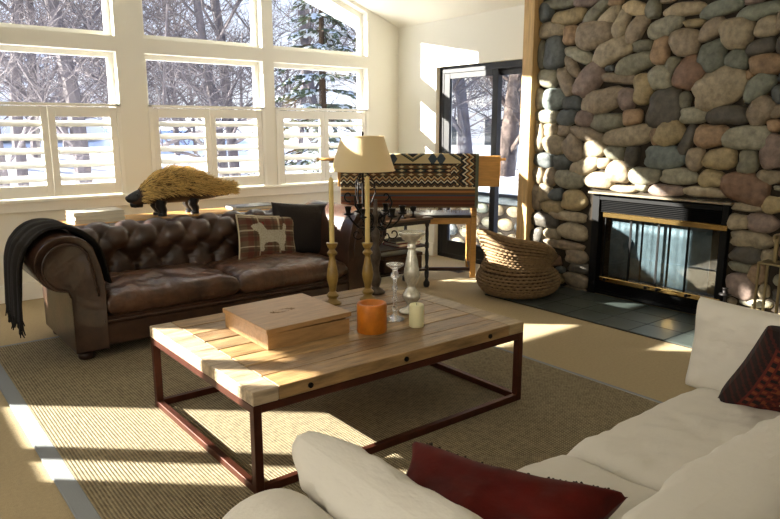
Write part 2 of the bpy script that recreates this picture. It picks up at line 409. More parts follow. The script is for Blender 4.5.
# sliding door
dp = 5.214
dm = MB(); fx0, fx1 = dp - .0, dp + .08
dm.box(fx0, OY0, OZ - .07, fx1, OY1, OZ, .003); dm.box(fx0, OY1 - .07, 0, fx1, OY1, OZ - .07, .003); dm.box(fx0, OY0, 0, fx1, OY0 + .03, OZ - .07, .003)
dm.box(fx0, OY0, 0, fx1, OY1, .05, .003)
door = struct(dm.build('door_1', M['black_frame']))
def leaf(y0, y1, x, w0, w1):
    q = MB(); q.box(x, y0, .05, x + .035, y0 + w0, OZ - .07, .003); q.box(x, y1 - w1, .05, x + .035, y1, OZ - .07, .003)
    q.box(x, y0 + w0, .05, x + .035, y1 - w1, .20, .003); q.box(x, y0 + w0, OZ - .13, x + .035, y1 - w1, OZ - .07, .003)
    l = q.build('door_leaf', M['black_frame'], door)
    MB().box(x + .015, y0 + w0, .2, x + .019, y1 - w1, OZ - .13).build('pane', M['glass'], l)
    return l
leaf(4.825, 5.62, dp + .005, .075, .09)
l2 = leaf(4.31, 4.90, dp + .042, .05, .07)
q = MB(); q.tube([(dp - .0, 4.83, .98), (dp - .035, 4.83, 1.0), (dp - .035, 4.83, 1.16), (dp, 4.83, 1.18)], .009); q.build('handle', M['black_frame'], door, smooth=True)

# hearth tiles
m = MB()
hx0, hx1, hy0, hy1 = 4.26, 5.04, .9, 4.02
tx, ty = 3, 11
for i in range(tx):
    for j in range(ty):
        a = hx0 + (hx1 - hx0) * i / tx; b = hx0 + (hx1 - hx0) * (i + 1) / tx; c = hy0 + (hy1 - hy0) * j / ty; d = hy0 + (hy1 - hy0) * (j + 1) / ty
        m.box(a + .003, c + .003, 0.001, b - .003, d - .003, .012, .002)
hearth = struct(m.build('trim_3', M['slate']))
struct(MB().box(hx0, hy0, 0, hx1, hy1, .006).build('trim_4', M['mortar']))

# rug
rx0, rx1, ry0, ry1 = .50, 3.25, .9, 5.02
rug = empty('area_rug', (0, 0, 0)); tag(rug, 'large woven beige sisal rug with a grey border under the coffee table', 'rug')
MB().box(rx0 + .075, ry0 + .075, .001, rx1 - .03, ry1 - .03, .012).build('weave', M['rug'], rug)
m = MB(); m.box(rx0, ry0, .0005, rx0 + .075, ry1, .013, .003); m.box(rx1 - .03, ry0, .0005, rx1, ry1, .013, .003)
m.box(rx0 + .075, ry1 - .03, .0005, rx1 - .03, ry1, .013, .003); m.box(rx0 + .075, ry0, .0005, rx1 - .03, ry0 + .075, .013, .003)
m.build('border', M['rugband'], rug)

# ------------------------------------------------------------------ river-stone chimney breast
CL = {'g': '#74705a', 'G': '#8c8770', 't': '#86755c', 'T': '#958567', 'o': '#917350', 'b': '#4e5352', 'p': '#7d695d', 'r': '#775840',
      'l': '#b19a6e', 'd': '#504a3f', 'y': '#978357', 'e': '#6b6f60', 'B': '#626b66'}
ST = [(546,12,14,18,0,'b'),(561,3,34,10,0,'g'),(586,1,26,12,0,'p'),(568.5,17,31,15,0,'y'),(598,10.5,32,14,35,'g'),(616,1,16,10,0,'o'),(635,8.5,24,15,-15,'l'),
(653,9,14,21,0,'g'),(610,17,24,15,35,'T'),(551,30,26,16,0,'T'),(571,35,15,18,0,'o'),(594.5,34.5,34,28,0,'t'),(621.5,25,26,17,70,'T'),(637,29,28,19,55,'t'),
(665,27,33,20,15,'G'),(541.5,54.5,9,29,0,'g'),(555,53.5,21,31,0,'b'),(579,55,28,14,-20,'G'),(612,51.5,36,24,20,'T'),(641,46,22,12,0,'g'),(634,64.5,35,21,15,'g'),
(572,65.5,20,12,-60,'t'),(548,78,20,18,0,'G'),(566.5,82,27,15,-65,'t'),(589,80.5,34,24,50,'p'),(609,68,8,7,0,'b'),(618,78,36,11,-5,'t'),(643.5,89,20,28,0,'y'),
(660.5,51,18,26,0,'o'),(660,78,23,25,0,'G'),(684.5,9.5,38,15,0,'T'),(668,0,16,6,0,'t'),(721,8.5,38,17,10,'e'),(754,1,20,6,0,'p'),(759,11.5,42,17,8,'e'),
(694,23,21,8,0,'y'),(712,29,28,19,40,'t'),(737,33,34,29,0,'T'),(767.5,27,26,20,0,'T'),(685,42,29,27,0,'t'),(761,47,31,16,8,'d'),(712,57,28,30,0,'e'),
(737,60,22,21,0,'e'),(767,64,38,20,0,'o'),(672,66.5,19,13,60,'g'),(690,73,33,29,60,'r'),(749,75,10,11,0,'o'),(719,88,55,36,20,'T'),(759,87,33,22,50,'e'),
(778,94,12,18,0,'b'),(665,109,34,38,0,'d'),(685,100.5,12,18,0,'g'),(694,115.5,28,15,0,'G'),(727,115,38,20,0,'d'),(761,111,32,23,50,'t'),(777,111,14,14,0,'t'),
(669,133,30,25,40,'y'),(687,141,31,13,65,'d'),(710.5,136,31,23,0,'o'),(746,138,47,24,5,'G'),(774,125.5,16,12,0,'o'),(773,152,24,36,0,'p'),(664.5,157.5,40,22,0,'B'),
(695,159,17,23,0,'t'),(720,159,33,20,0,'y'),(748,162,20,23,0,'g'),(679,176.5,37,15,0,'G'),(711.5,179,24,18,0,'y'),(768.5,177.5,25,15,0,'T'),(745,188,47,31,-8,'r'),
(644,176,29,18,0,'G'),(539,99,10,20,0,'T'),(555,99.5,21,22,0,'B'),(572,103,20,15,0,'b'),(602,101,38,25,8,'t'),(627,99,17,22,0,'p'),(546.5,116.5,26,13,0,'G'),
(567.5,117.5,18,17,0,'b'),(586,118,19,18,0,'p'),(607,122,31,18,0,'g'),(632,117,18,17,0,'o'),(539.5,137,12,28,0,'T'),(551,130,14,12,0,'T'),(564.5,130,13,12,0,'t'),
(587,134.5,31,15,-12,'t'),(628,136,48,19,4,'T'),(657,137,12,18,0,'o'),(554,144.5,20,19,0,'T'),(573.5,148.5,26,20,-50,'t'),(594.5,149,23,18,10,'T'),(615,152.5,19,14,0,'g'),
(632,156,13,22,0,'d'),(544,160,24,14,0,'b'),(562,162,17,15,0,'b'),(585,166,28,17,20,'T'),(618,172,22,23,0,'t'),(603,163,14,11,0,'T'),(538.5,175,12,17,0,'T'),
(551,177,12,18,0,'t'),(569.5,179,28,18,-6,'G'),(599,180.5,27,16,0,'T'),(624,189,26,7,0,'T'),(665.6,190.5,32,12,0,'p'),(703.7,192,42,11,0,'T'),(642,187,12,8,0,'g'),
(535.5,197.5,10,26,0,'t'),(545,192.5,13,18,0,'T'),(556,194.5,14,12,0,'b'),(574,200.5,25,19,0,'y'),(552,207,20,14,0,'y'),(542.5,219.5,28,15,0,'d'),
(567.5,216,34,10,0,'T'),(537,235.5,14,16,0,'d'),(552,233.5,14,11,0,'T'),(572.5,231.5,27,17,0,'T'),(564,245,38,9,0,'t'),(576,256.5,22,13,0,'t'),(579,268,20,10,0,'d'),
(576,280,24,14,0,'t'),(574,291,22,9,0,'t'),(748,207.5,34,8,0,'T'),(774,205,22,17,0,'y'),(738,222,20,16,0,'T'),(762.5,223,33,18,0,'p'),(751,240,43,16,0,'T'),
(747,255,34,17,0,'d'),(740,267,22,10,0,'g'),(757.5,274,18,20,0,'o'),(768,256,12,14,0,'T'),(741,286,28,24,0,'p'),(764,291,10,14,0,'T'),(755,303,30,8,0,'G'),
(782,20,12,20,0,'t'),(783,45,12,18,0,'d')]
SX = 5.055
stones = []   # centre (y,z), half-width, half-height, rotation, colour
for x, y, w_, h_, rot, c in ST:
    p = on_x(x, y, SX); a = on_x(x + 1, y, SX); b = on_x(x, y + 1, SX)
    stones.append((p.y, p.z, w_ / 2 * abs(a.y - p.y) * 1.09, h_ / 2 * abs(b.z - p.z) * 1.09, R(rot), srgb(CL[c])))
rs = random.Random(3)
def inside_zone(y, z):
    if 2.30 < y < 3.53 and z < .93: return False
    return 1.0 < y < 4.155 and .02 < z < 2.64
keys = list(CL)
tries = 0
while tries < 9000:
    tries += 1
    y = rs.uniform(1.0, 4.15); z = rs.uniform(.03, 2.64)
    hw = rs.uniform(.05, .13) * (1 if tries < 4500 else .6); hh = hw * rs.uniform(.5, .9)
    if not inside_zone(y, z) or not inside_zone(y + hw * .7, z) or not inside_zone(y - hw * .7, z) or not inside_zone(y, max(.03, z - hh * .8)): continue
    ok = True
    for (sy, sz, sw, sh, r, c) in stones:
        if abs(sy - y) < (sw + hw) * .93 and abs(sz - z) < (sh + hh) * .93 and ((sy - y) / (sw + hw)) ** 2 + ((sz - z) / (sh + hh)) ** 2 < .95: ok = False; break
    if ok: stones.append((y, z, hw, hh, rs.uniform(-.3, .3), srgb(CL[rs.choice(keys)])))
m = MB()
for n_, (y, z, hw, hh, rot, c) in enumerate(stones):
    kk = rs.uniform(.82, 1.12); lum = .3 * c[0] + .55 * c[1] + .15 * c[2]; c = tuple((v * .82 + lum * .18) * kk * 1.03 for v in c)
    e = rs.uniform(2.3, 3.4); ph = rs.uniform(0, 6); N = 22
    th = min(.085, .045 + .35 * min(hw, hh)); cr, sr = math.cos(-rot), math.sin(-rot)
    rings = [(1.0, 0.0), (1.0, .35), (.93, .66), (.78, .86), (.52, .97), (.25, 1.0)]
    vs = []
    for (k, d) in rings:
        for j in range(N):
            a = 2 * PI * j / N; ca, sa = math.cos(a), math.sin(a)
            rr = (abs(ca) ** e + abs(sa) ** e) ** (-1 / e) * (1 + .07 * math.sin(2 * a + ph) + .06 * math.sin(3 * a + ph * 2.3) + .035 * math.sin(5 * a + ph))
            u = hw * k * rr * ca; v = hh * k * rr * sa
            Yp = y + u * cr - v * sr; Zp = z + u * sr + v * cr
            q = noise.noise(Vector((Yp * 11 + n_, Zp * 11, ph))) * .016 + noise.noise(Vector((Yp * 30, Zp * 30, ph))) * .004
            X = 5.085 - th * d + (q if d > .3 else 0)
            vs.append((X, min(Yp, 4.162), max(Zp, .002)))
    vs.append((5.085 - th, y, z)); fs = []
    for i in range(len(rings) - 1):
        for j in range(N): fs.append((i * N + j, i * N + (j + 1) % N, (i + 1) * N + (j + 1) % N, (i + 1) * N + j))
    o_ = (len(rings) - 1) * N
    for j in range(N): fs.append((o_ + j, o_ + (j + 1) % N, len(vs) - 1))
    m.add(vs, fs, c)
chim = m.build('stone_chimney', M['stone'], smooth=True)
tag(chim, 'chimney wall of rounded river stones around the fireplace', 'stone wall', kind='structure')
m = MB(); m.box(5.068, .9, 0, DX + .03, 2.31, 2.66); m.box(5.068, 3.50, 0, DX + .03, 4.165, 2.66); m.box(5.068, 2.31, .91, DX + .03, 3.50, 2.66)
m.build('mortar', M['mortar'], chim)

# ------------------------------------------------------------------ fireplace insert
fp = empty('fireplace_insert', (5.04, 2.905, 0)); tag(fp, 'black and brass fireplace insert with folding glass doors in the stone wall', 'fireplace')
def W(mb, name, mt, parent=fp, **k):   # builds world-coordinate mesh under fp
    mb.v = [(a - 5.04, b - 2.905, c) for a, b, c in mb.v]; return mb.build(name, mt, parent, **k)
FY0, FY1, FZ = 2.315, 3.495, .905
q = MB(); q.box(5.03, FY1 - .07, 0.013, 5.10, FY1, FZ, .003); q.box(5.03, FY0, 0.013, 5.10, FY0 + .05, FZ, .003); q.box(5.03, FY0 + .05, FZ - .06, 5.10, FY1 - .07, FZ - .02, .003)
q.box(5.05, FY0 + .05, .013, 5.10, FY1 - .07, .05, .003)
W(q, 'frame', M['black'])
q = MB(); q.box(4.985, FY0 - .03, FZ - .008, 5.09, FY1 + .02, FZ + .012, .002); W(q, 'lintel', mat('lintel_steel', '#8b8270', .35, metal=.7))
q = MB()
for i in range(7): q.prism([(5.045, .745 + i * .0145), (5.075, .752 + i * .0145), (5.075, .755 + i * .0145), (5.045, .748 + i * .0145)], lambda u, v, w_: (u, w_, v), FY0 + .05, FY1 - .07)
W(q, 'vent_grille', M['black'])
q = MB()
for i in range(6): q.prism([(5.045, .058 + i * .0145), (5.075, .065 + i * .0145), (5.075, .068 + i * .0145), (5.045, .061 + i * .0145)], lambda u, v, w_: (u, w_, v), FY0 + .05, FY1 - .07)
W(q, 'vent_grille', M['black'])
q = MB(); q.box(5.015, FY0 + .0, .700, 5.06, FY1 - .12, .742, .004); W(q, 'top_bar', M['brass'])
q = MB(); q.box(5.015, FY0 + .0, .140, 5.06, FY1 - .12, .178, .004); W(q, 'bottom_bar', M['brass'])
gy0, gy1 = FY0 + .05, FY1 - .13
for i in range(4):
    a = gy0 + (gy1 - gy0) * i / 4; b = gy0 + (gy1 - gy0) * (i + 1) / 4
    q = MB(); q.box(5.04, a + .001, .178, 5.05, a + .008, .705); q.box(5.04, b - .008, .178, 5.05, b - .001, .705)
    dd = W(q, 'glass_door', M['black'])
    g = MB(); g.box(5.043, a + .008, .178, 5.047, b - .008, .705); W(g, 'pane', M['fireglass'], dd)
for yy in (gy0 + (gy1 - gy0) * .5 - .05, gy0 + (gy1 - gy0) * .5 + .05, gy0 + .2, gy1 - .06):
    q = MB(); q.tube([(5.03, yy, .165), (4.995, yy, .165)], .006); q.ball(4.99, yy, .165, .015); W(q, 'knob', M['iron'], smooth=True)
def scr(y0, y1):
    q = MB()
    q.grid(lambda u, v: (5.085 + .0018 * math.sin(u * (y1 - y0) * 75 + 1.5 * math.sin(u * 9)) * (.6 + .4 * v), y0 + (y1 - y0) * u, .18 + .53 * v), 90, 4)
    W(q, 'mesh_curtain', M['curtain'], smooth=True, solid=.002)
scr(2.45, 2.78); scr(2.80, 3.02); scr(3.04, 3.33)
q = MB(); q.box(5.5, FY0, 0, 5.52, FY1, FZ); q.box(5.1, FY0 - .02, 0, 5.5, FY0, FZ); q.box(5.1, FY1, 0, 5.5, FY1 + .02, FZ); q.box(5.1, FY0, FZ - .02, 5.5, FY1, FZ); q.box(5.1, FY0, .013, 5.5, FY1, .14)
W(q, 'firebox', M['brick'])
lg = empty('firewood_log', (5.24, 2.62, .14)); tag(lg, 'pale firewood log lying behind the fireplace glass', 'firewood')
q = MB(); q.tube([(0, -.17, .055), (.02, 0, .06), (0, .2, .058)], [.05, .055, .05], 12); q.tube([(.0, .05, .10), (.05, .12, .16)], [.02, .015], 8); q.build('log', M['log'], lg, smooth=True, autosm=50)

# ================================================================== CHESTERFIELD SOFA
sf = empty('chesterfield_sofa', (2.07, 4.75, 0)); tag(sf, 'brown tufted leather sofa with rolled arms facing the coffee table', 'sofa')
def L(mb, ox, oy, oz=0): mb.v = [(a - ox, b - oy, c - oz) for a, b, c in mb.v]; return mb
def SB(mb, name, mt, parent=sf, **k): return L(mb, 2.07, 4.75).build(name, mt, parent, **k)
AX0, AX1 = .93, 3.22          # outer faces of the arm bases
SY0, SY1 = 4.32, 5.16
q = MB(); q.box(AX0 + .06, SY0 + .03, .08, AX1 - .06, SY1 - .04, .28, .012); SB(q, 'base', M['leather'])
q = MB(); q.box(AX0 + .2, SY0 + .012, .09, AX1 - .2, SY0 + .05, .235, .012); q.tube([(AX0 + .2, SY0 + .015, .25), (AX1 - .2, SY0 + .015, .25)], .012); SB(q, 'front_rail', M['leather'], smooth=True, autosm=40)
def arm_prof(side):
    # closed profile in XZ; built for the left arm (roll to -X), mirrored for the right
    pts = [(.95, .075), (.95, .42), (.94, .46)]
    cx, cz_, r = .94, .645, .175
    for k in range(0, 21):
        a = R(-95 - k * 235 / 20)     # from the underside, out to the left, over the top
        pts.append((cx + r * math.cos(a) * 1.04, cz_ + r * math.sin(a)))
    pts += [(1.135, .60), (1.15, .50), (1.15, .40), (1.15, .075)]
    if side > 0: pts = [(2 * 2.075 - x, z) for x, z in pts][::-1]
    return pts
for side in (-1, 1):
    pr_ = arm_prof(side); n = len(pr_); q = MB()
    cx = sum(p[0] for p in pr_) / n; czz = .5
    ys = [SY0 + .012, SY0, SY0 + .0, SY0 + .02, SY0 + .2, 4.7, 5.0, SY1 - .02, SY1]
    sc = [.90, .955, .985, 1.0, 1.0, 1.0, 1.0, 1.0, .97]
    vs = []
    for y_, s_ in zip(ys, sc):
        for x, z in pr_: vs.append((cx + (x - cx) * s_, y_, czz + (z - czz) * s_ if z > .1 else z))
    fs = []
    for i in range(len(ys) - 1):
        for j in range(n): fs.append((i * n + j, (i + 1) * n + j, (i + 1) * n + (j + 1) % n, i * n + (j + 1) % n))
    fs.append(tuple(range(n))); fs.append(tuple(range((len(ys) - 1) * n, len(ys) * n))[::-1])
    q.add(vs, fs)
    arm = SB(q, 'arm', M['leather'], smooth=True, autosm=50)
    # scroll panel welt with nailheads on the front
    q = MB(); s_ = .80
    inner = [(cx + (x - cx) * (s_ if abs(z) < .45 else .74), SY0 - .004, .53 + (z - .53) * (.82 if z > .3 else .98)) for x, z in pr_]
    q.tube([(x, y, max(z, .11)) for x, y, z in inner if z > .09], .007, 6)
    SB(q, 'welt', M['leather'], smooth=True)
# tufted back: profile (y, z) from the seat up, over the roll and down behind
prof = [(4.985, .34), (5.0, .45), (5.005, .56), (4.985, .61), (4.978, .65), (4.99, .685), (5.02, .722), (5.075, .740), (5.13, .727), (5.17, .69), (5.18, .65), (5.165, .62), (5.13, .60), (5.125, .5), (5.125, .1)]
def catm(pts, t):
    n = len(pts) - 1; x = min(t * n, n - 1e-6); i = int(x); f = x - i
    p = [Vector((*pts[max(0, min(n, i + k))], 0)) for k in (-1, 0, 1, 2)]
    return .5 * ((2 * p[1]) + (p[2] - p[0]) * f + (2 * p[0] - 5 * p[1] + 4 * p[2] - p[3]) * f * f + (3 * p[1] - p[0] - 3 * p[2] + p[3]) * f ** 3)
# arc-length table
tab = [(0, 0)]; pv = catm(prof, 0); acc = 0
for i in range(1, 401):
    c_ = catm(prof, i / 400); acc += (c_ - pv).length; pv = c_; tab.append((acc, i / 400))
def at_s(s_):
    lo, hi = 0, 400
    while hi - lo > 1:
        mid = (lo + hi) // 2
        if tab[mid][0] < s_: lo = mid
        else: hi = mid
    a, b = tab[lo], tab[hi]; t = a[1] + (b[1] - a[1]) * (s_ - a[0]) / max(1e-9, b[0] - a[0]); return t
TX, TZ = .105, .105
x0b, x1b = 1.0, 3.15
def back(u, v):
    s_ = v * acc; x = x0b + (x1b - x0b) * u
    t = at_s(s_); p = catm(prof, t); d = catm(prof, min(1, t + .004)) - catm(prof, max(0, t - .004)); d.normalize()
    nrm = Vector((-d.y, d.x, 0))
    if nrm.x > 0 and s_ < .3: nrm = -nrm
    nrm = Vector((-(d.y), d.x, 0))
    h = 0
    if s_ < .62:
        sv = (s_ - .14) / TZ; su = (x - 1.12) / TX
        a = (su + sv) / 2; b = (su - sv) / 2
        cre = (abs(math.sin(PI * a)) * abs(math.sin(PI * b))) ** .45
        da = math.hypot((a - round(a)), (b - round(b)))
        but = 1 - math.exp(-(da / .26) ** 2)
        if sv < 0:   # plain channels running down to the seat
            cre = abs(math.sin(PI * su / 2 + 0)) ** .6; but = 1 - math.exp(-((su / 2 - round(su / 2)) / .12) ** 2) * .5
        if s_ > .47: k = max(0, 1 - (s_ - .47) / .15)
        else: k = 1
        h = ((.020 * cre + .030 * but) * k + .030 * (1 - k)) 
    else: h = .030 * max(0, 1 - (s_ - .62) / .2)
    return (x, p.x + nrm.x * h, p.y + nrm.y * h)
q = MB(); q.grid(back, 330, 110); bk = SB(q, 'tufted_back', M['leather'], smooth=True)
q = MB(); q.box(x0b, 5.03, .1, x1b, 5.125, .60, .01); SB(q, 'back_core', M['leather'])
# seat cushions
def softbox(x0, y0, z0, x1, y1, z1, mt, name, parent, crown=.03, r=.04, wr=.006, seed=0, ox=0, oy=0, n=40, build=True):
    cx, cy, cz_ = (x0 + x1) / 2, (y0 + y1) / 2, (z0 + z1) / 2; hx, hy, hz_ = (x1 - x0) / 2, (y1 - y0) / 2, (z1 - z0) / 2
    q = MB()
    def side(sign):
        def fn(u, v):
            a = u * 2 - 1; b = v * 2 - 1
            ex = 1 - abs(a) ** 14 ; ey = 1 - abs(b) ** 14
            rim = max(0.0, ex * ey) ** .5
            c_ = (1 - a * a) * (1 - b * b)
            x = cx + hx * a; y = cy + hy * b
            zz = hz_ * (.35 + .65 * rim) + crown * c_
            nz = noise.noise(Vector((x * 5 + seed, y * 5, sign))) * wr - (1 - abs(noise.noise(Vector((x * 3.5 + seed * 2, y * 7, 5)))) * 2) ** 4 * wr * .35 + noise.noise(Vector((x * 16 + seed, y * 11, sign * 3))) * wr * .5
            bx = hx * .012 * noise.noise(Vector((b * 3, seed, 1))); 
            return (x + bx * a, y, cz_ + sign * (zz + (nz if sign > 0 else 0)))
        return fn
    k0 = len(q.v); q.grid(side(1), n, n); q.grid(side(-1), n, n)
    W_ = n + 1; k1 = k0 + W_ * W_
    q.f = q.f[:n * n] + [f[::-1] for f in q.f[n * n:]]
    loop = [i for i in range(n)] + [n + W_ * j for j in range(n)] + [n - i + W_ * n for i in range(n)] + [W_ * (n - j) for j in range(n)]
    for i in range(len(loop)):
        a, b = loop[i], loop[(i + 1) % len(loop)]
        q.f.append((k0 + b, k0 + a, k1 + a, k1 + b)); q.c.append((1, 1, 1))
    L(q, ox, oy)
    return q.build(name, mt, parent, smooth=True) if build else q
for i, (a, b) in enumerate(((1.155, 2.06), (2.065, 2.995))):
    softbox(a, SY0 + .0, .275, b, 5.0, .425, M['leather_seat'], 'seat_cushion', sf, crown=.035, wr=.022, seed=i * 7.3, ox=2.07, oy=4.75, n=60)
for x in (AX0 + .09, AX1 - .09):
    for y in (SY0 + .08, SY1 - .09):
        q = MB(); q.lathe([(.03, .012), (.045, .02), (.05, .04), (.045, .06), (.03, .068), (.035, .085)], x, y, 0, 16); SB(q, 'foot', M['darkwood'], smooth=True, autosm=50)

# throw over the left arm
def throw_fn(u, v):
    # v along the drape: hanging outside -> over roll -> down inside to the seat back
    P = [(.69, .32), (.70, .43), (.71, .54), (.725, .65), (.76, .74), (.82, .805), (.90, .838), (1.0, .830), (1.09, .775), (1.145, .70), (1.17, .62), (1.19, .52), (1.205, .475)]
    p = catm(P, v); y = 4.36 + .60 * u
    fold = .014 * math.sin(u * 19 + v * 2) + .008 * math.sin(u * 41 + 1)
    amp = 1 if v < .35 else .5
    yy = 4.70 + (y - 4.70) * (1 - .12 * max(0, .5 - v)) + .10 * v * (1 - u)
    n_ = Vector((p.x - .95, p.y - .6, 0)); n_ = n_.normalized()
    return (p.x + n_.x * (fold * amp + .012), yy, p.y + n_.y * (fold * amp + .012))
th = empty('throw_blanket', (.9, 4.78, .86)); tag(th, 'dark fringed wool throw draped over the left sofa arm', 'blanket')
q = MB(); q.grid(throw_fn, 50, 60); L(q, .9, 4.78, .86).build('cloth', M['throw'], th, smooth=True, solid=.014)
q = MB(); rr = random.Random(5)
for i in range(46):
    p = Vector(throw_fn(i / 45, 0)); d = .05 + .04 * rr.random() + (.05 if i in (30, 31, 32) else 0)
    q.tube([p, p + Vector((rr.uniform(-.008, .008), rr.uniform(-.01, .01), -d * .5)), p + Vector((rr.uniform(-.014, .014), rr.uniform(-.016, .016), -d))], [.006, .005, .003], 5)
L(q, .9, 4.78, .86).build('fringe', M['throw'], th, smooth=True)

# ------------------------------------------------------------------ pillows
def pillow(w_, h_, t_, name, mt, parent=None, mw=None, n=40, pinch=.10, wr=.006, seed=0, cf=None, pw=.42):
    q = MB()
    def P(sign):
        def fn(u, v):
            a = u * 2 - 1; b = v * 2 - 1
            x = w_ / 2 * a * (1 - pinch * (1 - b * b)); z = h_ / 2 * b * (1 - pinch * (1 - a * a))
            y = t_ / 2 * (max(0, (1 - a ** 4)) * max(0, (1 - b ** 4))) ** pw
            e = (1 - a * a) * (1 - b * b)
            y += (noise.noise(Vector((x * 9 + seed, z * 9, sign))) * wr + noise.noise(Vector((x * 22 + seed, z * 22, sign * 2))) * wr * .4) * min(1, e * 6)
            return (x, sign * y, z)
        return fn
    q.grid(P(-1), n, n, cf)
    nf = len(q.f); q.grid(P(1), n, n, cf); q.f = q.f[:nf] + [f[::-1] for f in q.f[nf:]]
    o = q.build(name, mt, parent, smooth=True)
    if mw is not None:
        if parent is None: o.matrix_world = mw
        else: o.matrix_local = mw
    return o
def TRS(loc, rx=0, ry=0, rz=0): return Matrix.Translation(loc) @ Matrix.Rotation(rz, 4, 'Z') @ Matrix.Rotation(rx, 4, 'X') @ Matrix.Rotation(ry, 4, 'Y')
def poly_in(poly, x, y):
    c = False; n = len(poly)
    for i in range(n):
        x1, y1 = poly[i]; x2, y2 = poly[(i + 1) % n]
        if (y1 > y) != (y2 > y) and x < (x2 - x1) * (y - y1) / (y2 - y1) + x1: c = not c
    return c
DOG = [(.16, .74), (.20, .66), (.27, .62), (.30, .50), (.30, .20), (.36, .18), (.38, .24), (.36, .30), (.40, .38), (.58, .40), (.64, .34), (.66, .20), (.74, .20), (.73, .30), (.76, .40), (.78, .52), (.76, .62), (.79, .72), (.78, .80), (.74, .82),
       (.73, .76), (.71, .66), (.60, .67), (.44, .66), (.40, .72), (.37, .80), (.32, .84), (.27, .80), (.20, .79)]
def plaid(u, v):
    if poly_in(DOG, u, v): 
        return srgb('#b8b09a') if noise.noise(Vector((u * 60, v * 60, 0))) > -.2 else srgb('#9c937c')
    if .355 < u < .39 and .66 < v < .84 or (.30 < u < .36 and .66 < v < .71): return srgb('#7c1c18')
    c = Vector(srgb('#64503a'))
    for k in (.14, .47, .83):
        if abs(u - k) < .045: c = c.lerp(Vector(srgb('#5e2a1e')), .6)
        if abs(v - k) < .045: c = c.lerp(Vector(srgb('#5e2a1e')), .6)
    for k in (.30, .65, .95):
        if abs(u - k) < .012: c = c.lerp(Vector(srgb('#b5a88c')), .7)
        if abs(v - k) < .012: c = c.lerp(Vector(srgb('#b5a88c')), .7)
    for k in (.22, .56, .74):
        if abs(u - k) < .02 or abs(v - k) < .02: c = c.lerp(Vector(srgb('#3d2c20')), .5)
    return tuple(c)
pp = empty('throw_pillow', (2.56, 4.83, .575)); tag(pp, 'small plaid pillow with a pale dog figure leaning on the sofa back', 'pillow')
pp.rotation_euler = (R(-16), 0, R(-4))
pillow(.50, .38, .16, 'cover', M['attrcloth'], pp, TRS((0, 0, 0), ry=R(5)), n=90, cf=plaid, pinch=.06)
q = MB(); pts = []
for i in range(161):
    t = i / 160 * 4; k = int(t) % 4; f = t - int(t)
    a, b = [(2 * f - 1, -1), (1, 2 * f - 1), (1 - 2 * f, 1), (-1, 1 - 2 * f)][k]
    pts.append((.25 * a * (1 - .06 * (1 - b * b)), 0, .19 * b * (1 - .06 * (1 - a * a))))
q.tube(pts, .008, 6); q.build('piping', mat('cream_piping', '#cbbd9c', .8), pp, smooth=True, mw=TRS((0, 0, 0), ry=R(5)))
dk = pillow(.56, .46, .20, 'throw_pillow', M['darkpillow'], mw=TRS((2.93, 4.86, .615), rx=R(-18), rz=R(-6), ry=R(4)), pinch=.07, seed=4)
tag(dk, 'plain dark brown pillow in the right corner of the leather sofa', 'pillow')

# ------------------------------------------------------------------ console table behind the sofa
CZ = .760
ct = empty('console_table', (2.1, 5.49, 0)); tag(ct, 'long wooden console table behind the leather sofa', 'table')
q = MB(); q.box(1.04, 5.22, CZ - .03, 3.12, 5.60, CZ, .004); L(q, 2.1, 5.49).build('tabletop', M['console'], ct)
q = MB(); q.box(1.08, 5.25, CZ - .11, 3.08, 5.27, CZ - .03); q.box(1.08, 5.55, CZ - .11, 3.08, 5.57, CZ - .03); q.box(1.08, 5.27, CZ - .11, 1.10, 5.55, CZ - .03); q.box(3.06, 5.27, CZ - .11, 3.08, 5.55, CZ - .03); L(q, 2.1, 5.49).build('apron', M['console'], ct)
for x in (1.08, 3.03):
    for y in (5.25, 5.52):
        q = MB(); q.box(x, y, 0, x + .05, y + .05, CZ - .03, .003); L(q, 2.1, 5.49).build('leg', M['console'], ct)
# books
def book(x, y, z, lx, ly, t, rz, cover, label, group=None, cat='book'):
    b = empty('book', (x, y, z), rz); tag(b, label, cat, group)
    q = MB(); q.box(-lx / 2, -ly / 2, 0, lx / 2, ly / 2, t * .12); q.box(-lx / 2, -ly / 2, t * .88, lx / 2, ly / 2, t); q.box(-lx / 2, ly / 2 - .004, 0, lx / 2, ly / 2, t)
    q.build('cover', cover, b)
    q = MB(); q.box(-lx / 2 + .006, -ly / 2 + .005, t * .12, lx / 2 - .006, ly / 2 - .006, t * .88); q.build('pages', M['paper'], b)
    return b
z = CZ
for t, lx, ly, rz, lb in ((.026, .37, .27, 0, 'pale book at the bottom of the stack behind the left sofa back'), (.03, .365, .265, R(1), 'pale book in the middle of the stack behind the left sofa back'), (.026, .37, .26, R(-1), 'pale book on top of the stack behind the left sofa back')):
    book(1.40, 5.38, z, lx, ly, t, rz, M['bookwhite'], lb, 'stacked pale books on the console'); z += t + .0005
book(2.72, 5.38, CZ, .42, .24, .03, R(-2), M['bookdark'], 'dark cover book lying flat on the console to the right of the straw animal')

